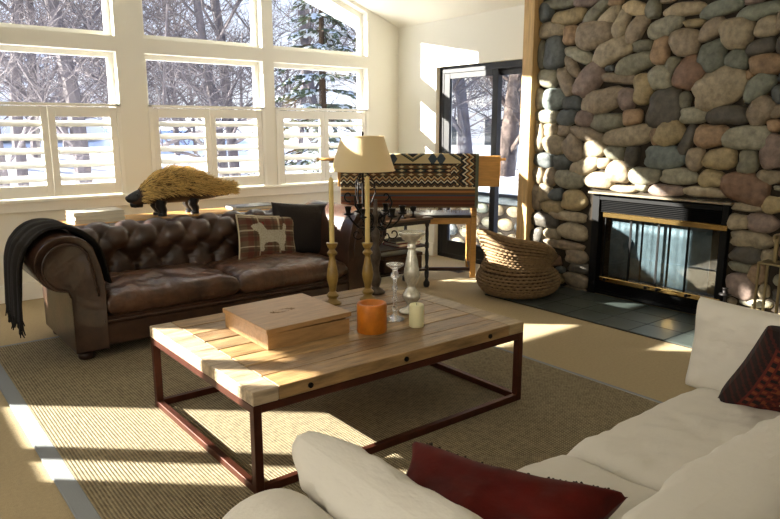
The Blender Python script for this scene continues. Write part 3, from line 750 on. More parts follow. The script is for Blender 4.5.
# straw boar sculpture
an = empty('straw_animal_sculpture', (2.08, 5.40, CZ)); an.scale = (.90, .93, .97); tag(an, 'bristly straw covered animal sculpture with black snout and legs on the console', 'sculpture')
def hogr(t):   # t 0 snout .. 1 tail : (x, centre z, half height, half width)
    K = [(-.44, .135, .03, .03), (-.40, .145, .055, .05), (-.34, .175, .085, .075), (-.24, .215, .125, .11), (-.10, .235, .145, .13), (.04, .232, .14, .13), (.16, .215, .115, .11), (.26, .19, .08, .08), (.36, .18, .055, .055), (.47, .18, .045, .045), (.50, .18, .02, .02)]
    x = t * (len(K) - 1); i = min(int(x), len(K) - 2); f = x - i
    return [K[i][k] + (K[i + 1][k] - K[i][k]) * f for k in range(4)]
q = MB()
def hog(u, v):
    x, zc, hh, hw = hogr(v); a = u * 2 * PI
    zz = zc + hh * math.sin(a)
    if math.sin(a) < 0: zz = max(zz, .105 + .03 * max(0, x)) if x > -.4 else zz
    return (x, hw * math.cos(a), zz)
q.grid(hog, 28, 50, closed_u=True); q.build('body', M['boarbelly'], an, smooth=True)
q = MB(); rr = random.Random(11)
for i in range(6500):
    t = rr.uniform(.14, .985); a = rr.uniform(-.35, PI + .35)
    x, zc, hh, hw = hogr(t); p = Vector((x, hw * math.cos(a), zc + hh * math.sin(a)))
    if p.z < .12: continue
    nrm = Vector((-.1, math.cos(a) / hw, math.sin(a) / hh)).normalized()
    Ln = rr.uniform(.04, .09); d = (nrm * .55 + Vector((rr.uniform(.5, 1.1), rr.uniform(-.25, .25), rr.uniform(-.25, .2)))).normalized()
    d2 = (d + Vector((.3, 0, -.5)) * rr.uniform(.3, 1)).normalized()
    g = rr.uniform(.7, 1.25); base = srgb('#dcb96e') if rr.random() < .8 else srgb('#85622a')
    q.tube([p - nrm * .006, p + d * Ln * .5, p + (d + d2) * Ln * .5], [.0026, .0022, .0008], 3, c=tuple(v * g for v in base), cap=False)
tag(q.build('straw_coat', M['straw'], an), kind='stuff')
q = MB(); q.tube([(-.36, 0, .165), (-.41, 0, .158), (-.455, 0, .15), (-.478, 0, .148)], [.062, .05, .036, .02], 14); q.ball(-.47, 0, .155, .022, .03, .022)
q.tube([(-.36, 0, .12), (-.42, 0, .105), (-.45, 0, .098)], [.045, .03, .015], 10)
q.ball(-.40, -.045, .185, .012); q.ball(-.40, .045, .185, .012)
q.build('snout', M['boar'], an, smooth=True)
for x in (-.20, .10):
    for y in (-.06, .06):
        q = MB(); q.tube([(x, y, .13), (x - .01, y, .08), (x + .012, y, .04), (x + .005, y, .018)], [.055, .046, .036, .036], 12); q.tube([(x + .004, y, .02), (x + .004, y, 0)], [.038, .040], 12); q.build('leg', M['boar'], an, smooth=True, autosm=50)

# ================================================================== COFFEE TABLE
TX0, TX1, TY0, TY1, TZ_ = 1.10, 2.68, 2.24, 3.39, .45
tb = empty('coffee_table', (1.89, 2.815, 0)); tag(tb, 'low coffee table of worn planks on a rusty steel frame', 'table')
def TB(q, name, mt, **k): return L(q, 1.89, 2.815).build(name, mt, tb, **k)
q = MB(); rr = random.Random(2); wc = ['#94754c', '#866a48', '#a3845a', '#8d7351', '#7c6244', '#9b8260']
bw = .115; npk = 8
q.box(TX0, TY0, .392, TX0 + bw, TY1, .45, .004, srgb('#aa967a')); q.box(TX1 - bw, TY0, .392, TX1, TY1, .45, .004, srgb('#9d8763'))
for i in range(npk):
    a = TY0 + (TY1 - TY0) * i / npk; b = TY0 + (TY1 - TY0) * (i + 1) / npk
    q.box(TX0 + bw + .002, a + (.0035 if i else 0), .392 + rr.uniform(0, .001), TX1 - bw - .002, b - (.0035 if i < npk - 1 else 0), .4495 + rr.uniform(-.001, .0015), .003, srgb(wc[rr.randrange(6)]))
TB(q, 'tabletop', M['tabletop'])
lw = .034
q = MB()
for zz in (.357, .0125):
    q.box(TX0 + .003, TY0 + .003, zz, TX1 - .003, TY0 + lw, zz + .034, .002); q.box(TX0 + .003, TY1 - lw, zz, TX1 - .003, TY1 - .003, zz + .034, .002)
    q.box(TX0 + .003, TY0 + lw, zz, TX0 + lw, TY1 - lw, zz + .034, .002); q.box(TX1 - lw, TY0 + lw, zz, TX1 - .003, TY1 - lw, zz + .034, .002)
TB(q, 'frame_rail', M['rust'])
for x in (TX0 + .002, TX1 - lw - .002):
    for y in (TY0 + .002, TY1 - lw - .002):
        q = MB(); q.box(x, y, .0125, x + lw + .002, y + lw + .002, .3915, .002); TB(q, 'leg', M['rust'])
for x in (1.36, 1.87, 2.42):
    q = MB(); q.tube([(x, TY0 + .002, .42), (x, TY0 - .006, .42)], .012, 12); TB(q, 'bolt', M['iron'])
for y in (TY0 + .2, TY0 + .6, TY0 + .95):
    q = MB(); q.tube([(TX1 - .002, y, .42), (TX1 + .006, y, .42)], .012, 12); TB(q, 'bolt', M['iron'])

# wooden box
bx = empty('wooden_box', (1.62, 2.885, .4505), R(-1)); tag(bx, 'shallow wooden box with a slightly open lid on the coffee table', 'box')
q = MB(); w2, d2_, hb = .225, .235, .075
q.box(-w2, -d2_, 0, w2, -d2_ + .012, hb, .001); q.box(-w2, d2_ - .012, 0, w2, d2_, hb, .001); q.box(-w2, -d2_ + .012, 0, -w2 + .012, d2_ - .012, hb, .001); q.box(w2 - .012, -d2_ + .012, 0, w2, d2_ - .012, hb, .001); q.box(-w2 + .012, -d2_ + .012, 0, w2 - .012, d2_ - .012, .01)
q.build('box_body', M['boxwood'], bx)
q = MB(); q.box(-w2 - .008, -d2_ - .008, 0, w2 + .008, d2_ + .008, .024, .002)
lid = q.build('lid', M['boxwood'], bx, mw=Matrix.Translation((-w2, 0, hb)) @ Matrix.Rotation(R(-1.2), 4, 'Y') @ Matrix.Translation((w2, 0, .0015)))
q = MB()
for k in range(14):
    a = k / 14 * 2 * PI; q.tube([(.07 * math.cos(a) - .02, .03 * math.sin(a), .0243), (.045 * math.cos(a + .5) - .02, .02 * math.sin(a + .5), .0243)], .0012, 4)
q.build('carved_mark', mat('worn_stain', '#7d5f3d', .6), lid)

TT = .4512
def candlestick(name, x, y, prof, mt, label, candle=None, n=28, extra=None, sq=1):
    o = empty(name, (x, y, TT)); tag(o, label, 'candlestick')
    q = MB(); q.lathe(prof, n=n); q.build('stem', mt, o, smooth=True, autosm=45)
    if candle:
        z0, h, r, lb = candle
        c = empty('taper_candle', (x, y, TT + z0)); tag(c, lb, 'candle')
        q = MB(); q.lathe([(r, 0), (r * .98, h * .9), (r * .9, h * .97), (r * .3, h)], n=14); q.build('wax', M['candle'], c, smooth=True, autosm=50)
        q = MB(); q.tube([(0, 0, h), (.001, 0, h + .012)], .0014, 5); q.build('wick', M['iron'], c)
    return o
WP = [(.048, 0), (.05, .008), (.044, .016), (.03, .022), (.024, .034), (.034, .045), (.036, .055), (.026, .066), (.018, .075), (.022, .10), (.031, .14), (.034, .165), (.030, .20), (.021, .245), (.016, .275), (.017, .283), (.028, .292), (.03, .302), (.02, .312), (.017, .322), (.026, .335), (.032, .35), (.033, .358), (.014, .358), (.014, .345)]
candlestick('wooden_candlestick', 2.09, 3.17, WP, M['turned'], 'left turned wooden candlestick with a tall ivory taper on the coffee table', (.3465, .385, .0145, 'tall ivory taper in the left wooden candlestick'))
WP2 = [(r, z * .955) for r, z in WP]
candlestick('wooden_candlestick', 2.305, 3.12, WP2, M['turned'], 'right turned wooden candlestick, behind the amber pillar candle', (.331, .40, .0145, 'tall ivory taper in the right wooden candlestick'))
GP = [(.05, 0), (.052, .004), (.045, .010), (.024, .018), (.012, .028), (.011, .045), (.02, .058), (.011, .072), (.01, .10), (.016, .113), (.01, .125), (.009, .16), (.017, .173), (.010, .186), (.009, .205), (.013, .222), (.024, .236), (.019, .252), (.013, .265), (.02, .28), (.042, .292), (.048, .300), (.046, .304), (.014, .298), (.013, .285)]
candlestick('glass_candlestick', 2.165, 2.69, GP, M['crystal'], 'slim clear glass candlestick without a candle on the coffee table')
MP = [(.068, 0), (.070, .006), (.062, .016), (.03, .026), (.022, .04), (.034, .058), (.050, .082), (.050, .10), (.034, .125), (.024, .14), (.026, .155), (.038, .18), (.044, .205), (.042, .24), (.032, .29), (.024, .335), (.02, .352), (.027, .362), (.022, .372), (.021, .385), (.034, .398), (.054, .41), (.060, .422), (.070, .432), (.074, .44), (.074, .448), (.068, .450), (.064, .440), (.01, .436)]
candlestick('mercury_glass_candlestick', 2.335, 2.755, MP, M['mercury'], 'tall baluster candle holder of silvery mercury glass')
o = empty('pillar_candle', (1.945, 2.60, TT)); tag(o, 'thick amber orange pillar candle on the coffee table', 'candle')
q = MB(); q.lathe([(.072, 0), (.075, .004), (.075, .135), (.072, .147), (.064, .149), (.056, .142), (.05, .128), (.02, .122), (.005, .12)], n=36); q.build('wax', M['orange'], o, smooth=True, autosm=60)
q = MB(); q.tube([(0, 0, .12), (.002, 0, .135)], .0015, 5); q.build('wick', M['iron'], o)
o = empty('pillar_candle', (2.175, 2.525, TT)); tag(o, 'small cream pillar candle in front of the mercury glass holder', 'candle')
q = MB(); q.lathe([(.036, 0), (.038, .003), (.038, .112), (.034, .118), (.02, .114), (.004, .112)], n=28); q.build('wax', M['cream'], o, smooth=True, autosm=60)
q = MB(); q.tube([(0, 0, .112), (.001, 0, .124)], .0014, 5); q.build('wick', M['iron'], o)

# iron candelabrum on the back of the coffee table
cd = empty('iron_candelabrum', (2.44, 3.22, TT), R(-38.4)); tag(cd, 'dark iron candelabrum with scrolled arms behind the wooden candlesticks', 'candelabrum')
q = MB(); q.lathe([(.055, 0), (.06, .01), (.045, .022), (.022, .04), (.03, .06), (.036, .09), (.024, .12), (.018, .16), (.028, .20), (.034, .24), (.026, .28), (.016, .31), (.022, .34), (.03, .37), (.018, .40), (.014, .45), (.022, .48), (.012, .52), (.010, .58)], n=20)
q.build('stem', M['iron_brown'], cd, smooth=True)
def spiral(cx, cz_, r0, r1, a0, a1, n=22, y=0): return [(cx + (r0 + (r1 - r0) * i / n) * math.cos(a0 + (a1 - a0) * i / n), y, cz_ + (r0 + (r1 - r0) * i / n) * math.sin(a0 + (a1 - a0) * i / n)) for i in range(n + 1)]
for k, an_ in enumerate((0, 60, 120, 180, 240, 300)):
    A = R(an_ + 8); q = MB()
    pts = [(0, 0, .42), (.05, 0, .40), (.10, 0, .41), (.14, 0, .45), (.165, 0, .49)]
    sp2 = spiral(.07, .47, .012, .05, 0, 1.6 * PI, 20)
    def rot(p): return (p[0] * math.cos(A) - p[1] * math.sin(A), p[0] * math.sin(A) + p[1] * math.cos(A), p[2])
    q.tube([rot(p) for p in pts], .006, 7); q.tube([rot(p) for p in sp2], .0045, 6); q.tube([rot(p) for p in spiral(.11, .37, .008, .035, PI, -.8 * PI, 18)], .004, 6)
    ar = q.build('arm', M['iron'], cd, smooth=True)
    q = MB(); x, y, _ = rot((.165, 0, 0)); q.lathe([(.012, .485), (.028, .492), (.03, .497), (.014, .50), (.016, .515), (.02, .535), (.024, .54), (.016, .54), (.014, .52)], x, y, 0, 14); q.build('candle_cup', M['iron'], ar, smooth=True)
q = MB(); q.tube(spiral(-.16, .60, .008, .035, 0, 1.6 * PI), .006, 7); q.tube([(-.125, 0, .605), (-.12, 0, .54), (-.08, 0, .48), (0, 0, .45)], .006, 7); q.tube([(0, 0, .45), (.08, 0, .50), (.10, 0, .56), (.085, 0, .60)], .006, 7); q.tube(spiral(.06, .60, .006, .028, 1.0 * PI, -.5 * PI), .005, 7)
q.build('scrollwork', M['iron'], cd, smooth=True)

# ================================================================== END TABLE + LAMP
et = empty('side_table', (3.77, 4.73, 0)); tag(et, 'dark side table with turned legs at the right end of the leather sofa', 'table')
def EB(q, name, mt, **k): return L(q, 3.77, 4.73).build(name, mt, et, **k)
q = MB(); q.box(3.44, 4.53, .635, 4.10, 4.93, .657, .004); EB(q, 'tabletop', mat('side_table_top', '#4a3524', .3, var=.2, stretch=(1, 10, 10)))
q = MB(); q.box(3.46, 4.55, .60, 4.08, 4.57, .635); q.box(3.46, 4.89, .60, 4.08, 4.91, .635); q.box(4.06, 4.57, .60, 4.08, 4.89, .635); q.box(3.46, 4.57, .60, 3.48, 4.89, .635); EB(q, 'apron', M['black_frame'])
q = MB(); q.box(3.47, 4.56, .385, 4.07, 4.90, .40, .003); EB(q, 'shelf', M['darkwood'])
q = MB(); q.box(3.47, 4.56, .165, 4.07, 4.90, .18, .003); EB(q, 'shelf', M['darkwood'])
TL = [(.022, 0), (.03, .02), (.03, .045), (.018, .06), (.014, .08), (.02, .10), (.022, .14), (.015, .165), (.02, .175), (.02, .19), (.013, .21), (.018, .27), (.02, .31), (.013, .36), (.02, .375), (.02, .41), (.013, .43), (.017, .50), (.013, .56), (.02, .58), (.022, .635)]
for x in (3.485, 4.06):
    for y in (4.575, 4.885):
        q = MB(); q.lathe(TL, x, y, .0, 14); EB(q, 'leg', M['black_frame'], smooth=True)
book(3.88, 4.72, .4005, .26, .22, .028, R(4), M['bookred'], 'red book on the upper shelf of the dark side table')
book(3.87, 4.73, .4295, .24, .20, .02, R(-3), M['bookdark'], 'dark book lying on the red book in the side table')
o = empty('leather_box', (3.80, 4.73, .1805)); tag(o, 'brown leather box on the bottom shelf of the side table', 'box')
q = MB(); q.box(-.22, -.14, 0, .22, .14, .12, .008); q.build('box_body', M['leather'], o); q = MB(); q.box(-.225, -.145, .12, .225, .145, .155, .008); q.build('lid', M['leather'], o)
for (x, y, h) in ((3.93, 4.62, .10), (3.82, 4.63, .08)):
    o = empty('iron_candle_cup', (x, y, .6575)); tag(o, 'small dark footed candle cup on the side table, the ' + ('taller right one' if h > .09 else 'lower left one'), 'candle holder', 'candle cups on the side table')
    q = MB(); q.lathe([(.03, 0), (.03, .006), (.01, .014), (.008, h * .5), (.02, h * .62), (.028, h * .8), (.03, h), (.025, h), (.01, h * .7)], n=16); q.build('cup', M['iron'], o, smooth=True)

lp = empty('table_lamp', (3.485, 4.78, .6575)); tag(lp, 'iron scroll table lamp with a tapered tan shade on the side table', 'lamp')
q = MB(); q.lathe([(.085, 0), (.09, .01), (.06, .022), (.03, .035), (.022, .06), (.03, .085), (.014, .11), (.011, .16), (.009, .45), (.012, .47), (.008, .60)], n=20); q.build('stem', M['iron'], lp, smooth=True)
for an_ in (0, 120, 240):
    A = R(an_ - 30); q = MB()
    def rot(p): return (p[0] * math.cos(A), p[0] * math.sin(A), p[2])
    q.tube([rot(p) for p in spiral(.06, .30, .01, .055, .5 * PI, 2.6 * PI, 26)], 0.006, 7); q.build('scroll', M['iron'], lp, smooth=True); q = MB(); q.tube([rot(p) for p in [(.01, 0, .14), (.05, 0, .12), (.08, 0, .16), (.11, 0, .24), (.1, 0, .33), (.05, 0, .40), (.01, 0, .43)]], .006, 7)
    q.build('scroll', M['iron'], lp, smooth=True)
q = MB(); zb, zt_ = .435, .725; N = 48; vs = []; rb, rt = .28, .185
for (r, z) in ((rb, zb), (rt, zt_), (rt - .003, zt_), (rb - .003, zb)):
    for j in range(N): a = 2 * PI * j / N; vs.append((r * math.cos(a), r * math.sin(a), z))
fs = []
for i in range(4):
    for j in range(N): fs.append((i * N + j, i * N + (j + 1) % N, ((i + 1) % 4) * N + (j + 1) % N, ((i + 1) % 4) * N + j))
q.add(vs, fs); sh_ = q.build('lamp_shade', M['shade'], lp, smooth=True, autosm=50)
q = MB()
for r, z in ((rb, zb), (rt, zt_)):
    q.tube([((r + .001) * math.cos(2 * PI * k / 40), (r + .001) * math.sin(2 * PI * k / 40), z) for k in range(41)], .005, 5)
q.build('trim_band', M['shade'], sh_, smooth=True)
q = MB(); q.ball(0, 0, .75, .012, .012, .02); q.tube([(0, 0, .59), (0, 0, .74)], .004, 6)
for k in range(3): a = 2 * PI * k / 3; q.tube([(0, 0, .722), (rt * math.cos(a), rt * math.sin(a), .722)], .002, 4)
q.build('finial', M['iron'], lp, smooth=True)

# ================================================================== WOODEN BENCH WITH KILIM
RZ = -YAW
bn = empty('wooden_bench', (4.66, 4.58, 0), RZ); tag(bn, 'honey coloured wooden bench with a tall backboard by the sliding door', 'bench')
# local axes: +x = right as seen, +y = away ; origin at the right rear post
x_l = -1.25
for x in (x_l, -.02):
    for y in (0, .36):
        q = MB(); q.box(x, y, 0, x + .055, y + .05, (.95 if y == 0 else .60), .004); q.build('leg', M['oak'], bn)
q = MB(); q.box(x_l + .055, .008, .535, -.02, .04, .595, .003); q.box(x_l + .055, .368, .535, -.02, .40, .595, .003); q.box(x_l + .01, .05, .535, x_l + .04, .36, .595, .003); q.box(-.01, .05, .535, .02, .36, .595, .003)
q.build('seat_rail', M['oak'], bn)
q = MB(); q.box(x_l + .055, .012, .07, -.02, .036, .105, .003); q.box(x_l + .012, .05, .07, x_l + .036, .36, .105, .003); q.box(-.008, .05, .07, .016, .36, .105, .003); q.build('stretcher', M['darkwood'], bn)
q = MB(); q.box(x_l + .005, .0, .5955, .03, .41, .625, .008); q.build('seat', M['cushseat'], bn)
q = MB(); q.box(x_l - .06, -.005, .90, .25, .03, 1.195, .006); q.build('backboard', M['oak'], bn)
for a_, b_ in ((x_l - .26, x_l - .06), (.25, .30)): MB().tube([(a_, .012, 1.16), (b_, .012, 1.16)], .014, 10).build('rod_end', M['oak'], bn, smooth=True)
KC = {'k': '#1d1f22', 'c': '#c6b48b', 'r': '#6a3a22', 'o': '#9a6a38', 'g': '#5a5f50', 'b': '#3b4550', 'w': '#d6ccb0', 'n': '#5c4228', 'm': '#4b2a1b'}
KC = {k: srgb(v) for k, v in KC.items()}
KW = 1.32
def kil(u, v):
    # v 0 bottom of the front drop (fringe end), 1 = top fold ; u 0..1 across
    x = u * KW; z = v * .50
    def zig(c, h, ph=0): return abs(((c / .085 + ph) % 1) - .5) * 2 * h
    if v > .80:                                   # top cream band with stepped medallions
        if u > .87: pass
        else:
            cx = (x % .46) - .23; cz_ = (v - .90) / .10
            if v < .815: return KC['k']
            if .5 < abs(cx) / .23 and (abs(abs(cx) - .19) + abs(cz_) * .035) < .045: return KC['b']
            d = abs(cx) / .15 + abs(cz_ - .9) * .55
            if d < .35: return KC['k']
            if d < .50: return KC['c']
            if d < .68: return KC['g']
            if d < .80: return KC['k']
            return KC['c']
    if u > .975: return KC['g']
    if u > .80 and v > .42 or (.38 < v < .58 and u < .96):
        # zigzag / diamond border
        if u > .84 and v > .42: a = z; c0 = (u - .90) / .06
        else: a = x; c0 = (v - .48) / .10
        w_ = abs(((a / .062) % 1) - .5) * 2
        d = c0 * 1.6 + w_ * .9
        k_ = int(math.floor(d / .36))
        return KC[('k', 'w', 'k', 'o', 'c', 'k', 'n', 'k')[k_ % 8]]
    if v > .58:
        a = (x / .09) % 1; b = ((v - .58) / .07) % 1
        if abs(a - .5) + abs(b - .5) < .28: return KC['c']
        if abs(a - .5) + abs(b - .5) < .45: return KC['r'] if int(x / .09) % 2 else KC['g']
        return KC['k'] if int((v - .58) / .07) % 2 else KC['n']
    s_ = int(v / .035)
    return [KC['n'], KC['m'], KC['r'], KC['m'], KC['n'], KC['r'], KC['b'], KC['n'], KC['o'], KC['n'], KC['c'], KC['k'], KC['m']][s_ % 13]
kl = empty('kilim_rug', (4.66, 4.58, 0), RZ); tag(kl, 'patterned kilim with zigzag borders hanging over the bench backboard', 'rug')
def kfn(u, v):
    x = x_l + .02 + KW * u - .05
    if v < .78:
        t = v / .78; z = .70 + .505 * t; y = -.016 - .012 * (1 - t) - .008 * math.sin(u * 16) * (1 - t)
        z -= .0 + (.035 * u) * (1 - t) * 0
    elif v < .88:
        a = (v - .78) / .10 * PI; y = .012 - .028 * math.cos(a); z = 1.205 + .008 * math.sin(a)
    else: t = (v - .88) / .12; y = .04; z = 1.205 - .16 * t
    return (x, y, z)
q = MB(); q.grid(kfn, 300, 170, lambda u, v: kil(u, min(1, v / .80)))
q.build('cloth', M['attrcloth'], kl, smooth=True, solid=.006)
q = MB(); rr = random.Random(9)
for i in range(150):
    p = Vector(kfn(i / 149, 0)); q.tube([p, p + Vector((rr.uniform(-.01, .01), rr.uniform(-.006, .004), -rr.uniform(.03, .055)))], [.003, .002], 4, c=KC['n'])
q.build('fringe', M['attrcloth'], kl)

# ================================================================== BASKET
bs = empty('woven_basket', (4.52, 3.87, 0.013)); tag(bs, 'slouching woven seagrass basket on the carpet beside the stone wall', 'basket')
BP = [(.05, .012), (.26, .015), (.33, .06), (.355, .12), (.34, .18), (.305, .235), (.28, .27), (.275, .31), (.30, .35), (.325, .40), (.335, .435)]
def bpt(u, v, off=0):
    a = u * 2 * PI; t = v * (len(BP) - 1); i = min(int(t), len(BP) - 2); f = t - i
    p = catm(BP, v); r = p.x + off; z = p.y
    r *= 1 + .03 * math.sin(2 * a + 1) + .03 * noise.noise(Vector((math.cos(a) * 2, math.sin(a) * 2, z * 6)))
    k = max(0, (z - .2) / .24)
    x = r * math.cos(a); y = r * math.sin(a)
    # the upper part slumps: rim higher on the left, folding over towards the viewer
    side = x * math.cos(YAW) - y * math.sin(YAW)     # + = right in view
    dep = -(x * math.sin(YAW) + y * math.cos(YAW))   # + = towards viewer
    z = z - k * (.10 * (side / .33)) + k * .085 * (dep / .33) + .02 * k * math.sin(3 * a)
    x += -.03 * k; y += .0
    return Vector((x, y, max(z, .008)))
q = MB(); NU, NR = 44, 23
for j in range(NR):
    v0 = .03 + .97 * j / (NR - 1)
    pts = []
    for i in range(NU * 2 + 1):
        u = i / (NU * 2); zz = (-1) ** (i + j) * .014
        pts.append(bpt(u, v0, zz))
    q.tube(pts, .0115, 5, cap=False)
L(q, 0, 0).build('weave', M['basket'], bs, smooth=True)
q = MB(); q.grid(lambda u, v: bpt(u, v, -.012), 60, 24, closed_u=True); q.build('lining', mat('basket_inner', '#4a3723', .9), bs, smooth=True)
q = MB(); rim = [bpt(i / 60, 1) + Vector((0, 0, .008)) for i in range(61)]; q.tube(rim, .014, 8)
q.build('rim', M['basket'], bs, smooth=True)
q = MB()
for i in range(40):
    a = i * .9; r = .05 + .005 * i; q.tube([(r * math.cos(a), r * math.sin(a), .23 + .0015 * i), (r * math.cos(a + .9), r * math.sin(a + .9), .24 + .001 * i), (r * math.cos(a + 1.8), r * math.sin(a + 1.8), .23)], .025, 6)
o = L(q, 0, 0).build('knitted_blanket', mat('brown_knit', '#3c2a1e', .9, bump=.5, bscale=60), smooth=True); o.location = (4.50, 3.92, .04)
tag(o, 'dark brown blanket bundled inside the woven basket', 'blanket')

# floor vent
fv = empty('floor_vent', (4.76, 4.97, 0)); tag(fv, 'dark metal floor register in the carpet by the sliding door', 'vent')
q = MB(); q.box(-.05, -.15, .001, .05, .15, .004, .001); q.build('frame', M['iron_brown'], fv)
q = MB()
for i in range(12): q.box(-.035, -.135 + i * .0235, .0041, .035, -.122 + i * .0235, .007)
q.build('grille', M['iron'], fv)

# fireplace tools
ft = empty('fireplace_tool_stand', (4.74, 1.85, .0125)); tag(ft, 'brass fireplace tool stand at the right side of the hearth', 'fireplace tools')
q = MB(); q.box(-.10, -.10, 0, .10, .10, .018, .004); q.build('base', M['dullbrass'], ft)
for (x, y) in ((-.07, .07), (.07, .07), (-.07, -.07), (.07, -.07)):
    q = MB(); q.box(x - .008, y - .008, .018, x + .008, y + .008, .55, .002); q.build('post', M['dullbrass'], ft)
q = MB(); q.box(-.08, -.08, .55, .08, .08, .562, .003); q.build('top_plate', M['dullbrass'], ft)
q = MB(); q.box(-.012, -.012, .562, .012, .012, .74, .003); q.box(-.05, -.008, .72, .05, .008, .745, .003); q.build('handle', M['dullbrass'], ft)
# small iron scroll holder beside the opening
ih = empty('iron_candle_holder', (4.84, 2.20, .0125)); tag(ih, 'small black iron scroll candle holder standing on the hearth', 'candle holder')
q = MB(); q.lathe([(.045, 0), (.045, .006), (.008, .012), (.006, .24), (.02, .25)], n=14); q.build('stem', M['iron'], ih, smooth=True)
q = MB(); q.lathe([(.012, .245), (.04, .252), (.042, .262), (.018, .266), (.018, .30), (.022, .305), (.014, .305)], n=16); q.build('cup', M['iron'], ih, smooth=True)
for A in (0, 90, 180, 270):
    q = MB(); a_ = R(A + 30)
    q.tube([(p[0] * math.cos(a_), p[0] * math.sin(a_), p[2]) for p in spiral(.045, .15, .008, .04, 0, 1.8 * PI, 20)], .004, 6); q.build('scroll', M['iron'], ih, smooth=True); q = MB(); q.tube([(p[0] * math.cos(a_), p[0] * math.sin(a_), p[2]) for p in spiral(.04, .06, .006, .03, PI, -.7 * PI, 18)], .004, 6)
    q.build('scroll', M['iron'], ih, smooth=True)

# ================================================================== WHITE SOFA
ws = empty('white_sofa', (1.8, .85, 0)); tag(ws, 'large white slipcovered sofa in the foreground facing the windows', 'sofa')
def WS(*a, **k): return softbox(*a, parent=ws, ox=1.8, oy=.85, **k)
WS(.82, .35, .03, 2.86, 1.22, .27, mt=M['slip'], name='base', crown=.0, wr=.003, seed=1, n=40)
WS(.83, .42, .255, 1.73, 1.27, .43, mt=M['slip2'], name='seat_cushion', crown=.035, wr=.012, seed=2, n=50)
WS(1.745, .42, .255, 2.72, 1.27, .43, mt=M['slip2'], name='seat_cushion', crown=.035, wr=.012, seed=3, n=50)
def soft_arm(x0, x1, y0, y1, h, name, seed=0):
    q = MB(); N = 26; prof_ = []
    hw = (x1 - x0) / 2; cx = (x0 + x1) / 2
    for i in range(N + 1):
        a = PI * i / N; prof_.append((cx - hw * math.cos(a) * (1.0), h - hw * .7 + hw * .7 * math.sin(a)))
    prof_ = [(x0, .03)] + prof_ + [(x1, .03)]
    n = len(prof_); ys = [y1, y1 - .004, y1 - .02, y1 - .06, y1 - .2, y1 - .5, y0]; sc = [.80, .90, .97, 1, 1, 1, 1]; vs = []
    for y_, s_ in zip(ys, sc):
        for x, z in prof_: vs.append((cx + (x - cx) * s_, y_, h * .55 + (z - h * .55) * s_ if z > .05 else z))
    fs = []
    for i in range(len(ys) - 1):
        for j in range(n): fs.append((i * n + j, i * n + (j + 1) % n, (i + 1) * n + (j + 1) % n, (i + 1) * n + j))
    fs.append(tuple(range(n))[::-1]); fs.append(tuple(range((len(ys) - 1) * n, len(ys) * n)))
    q.add(vs, fs); L(q, 1.8, .85).build(name, M['slip'], ws, smooth=True, autosm=60)
soft_arm(.56, .83, .1, 1.42, .57, 'arm'); soft_arm(2.73, 3.0, .1, 1.33, .55, 'arm')
WS(.60, .08, .03, 2.98, .38, .70, mt=M['slip'], name='backrest', crown=.02, wr=.004, seed=5, n=40)
def P3(w_, h_, t_, loc, rx, ry, rz, label, name='back_cushion', mt='slip2', seed=0, n=56, wr=.02, pinch=.05, pw=.3, cat='cushion', **k):
    o = pillow(w_, h_, t_, name, M[mt], mw=TRS(loc, rx, ry, rz), n=n, seed=seed, wr=wr, pinch=pinch, pw=pw, **k); tag(o, label, cat); return o
P3(.86, .42, .20, (.97, 1.09, .435), R(-28), 0, R(90), 'big white cushion leaning on the left arm of the white sofa', seed=2)
P3(1.62, .42, .24, (1.86, .65, .48), R(14), 0, R(0), 'long white cushion along the back of the white sofa', seed=5)
P3(.62, .38, .20, (2.68, 1.02, .575), R(8), 0, R(90), 'white cushion at the right end of the white sofa', seed=8)
P3(.60, .42, .13, (1.10, 1.02, .505), R(-76), R(0), R(-67), 'dark red pillow lying between the white cushions in front', name='throw_pillow', mt='red', seed=3, pinch=.20, wr=.012, cat='pillow')
rp_ = [o for o in col.objects if o.get('label', '').startswith('dark red pillow')][0]
q = MB(); rr = random.Random(12)
for k in range(170):
    a = -.86 + 1.72 * (k + .5) / 170; x = .30 * a; z = .21 * (1 - .20 * (1 - a * a))
    q.tube([(x, 0, z - .006), (x + rr.uniform(-.008, .008), rr.uniform(-.006, .006), z + .014), (x + rr.uniform(-.012, .012), rr.uniform(-.01, .01), z + rr.uniform(.02, .03))], [.006, .005, .003], 5)
q.build('fringe', M['throw'], rp_, smooth=True)
def rugp(u, v):
    C2 = [srgb('#3a120c'), srgb('#1b0d0a'), srgb('#7a3a1c'), srgb('#5a1d12')]
    a, b = abs(u - .5) * 2, abs(v - .5) * 2
    if max(a, b) > .84: return C2[1] if (int((u + v) * 30) % 3) else C2[0]
    if max(a, b) > .62:
        w_ = abs(((u - v) * 9) % 1 - .5) + abs(((u + v) * 9) % 1 - .5); return C2[2] if w_ < .35 else C2[3] if w_ < .6 else C2[1]
    if max(a, b) < .34: return srgb('#b8a583') if (abs(((u) * 22) % 1 - .5) + abs((v * 22) % 1 - .5)) < .62 else C2[1]
    w_ = noise.noise(Vector((u * 26, v * 26, 2))); return C2[0] if w_ < -.1 else C2[3] if w_ < .2 else C2[2]
P3(.46, .42, .16, (2.55, .84, .57), R(32), R(14), R(-58), 'dark patterned carpet pillow on the right of the white sofa', name='throw_pillow', mt='attrcloth', seed=6, pinch=.06, wr=.005, cat='pillow', cf=rugp)

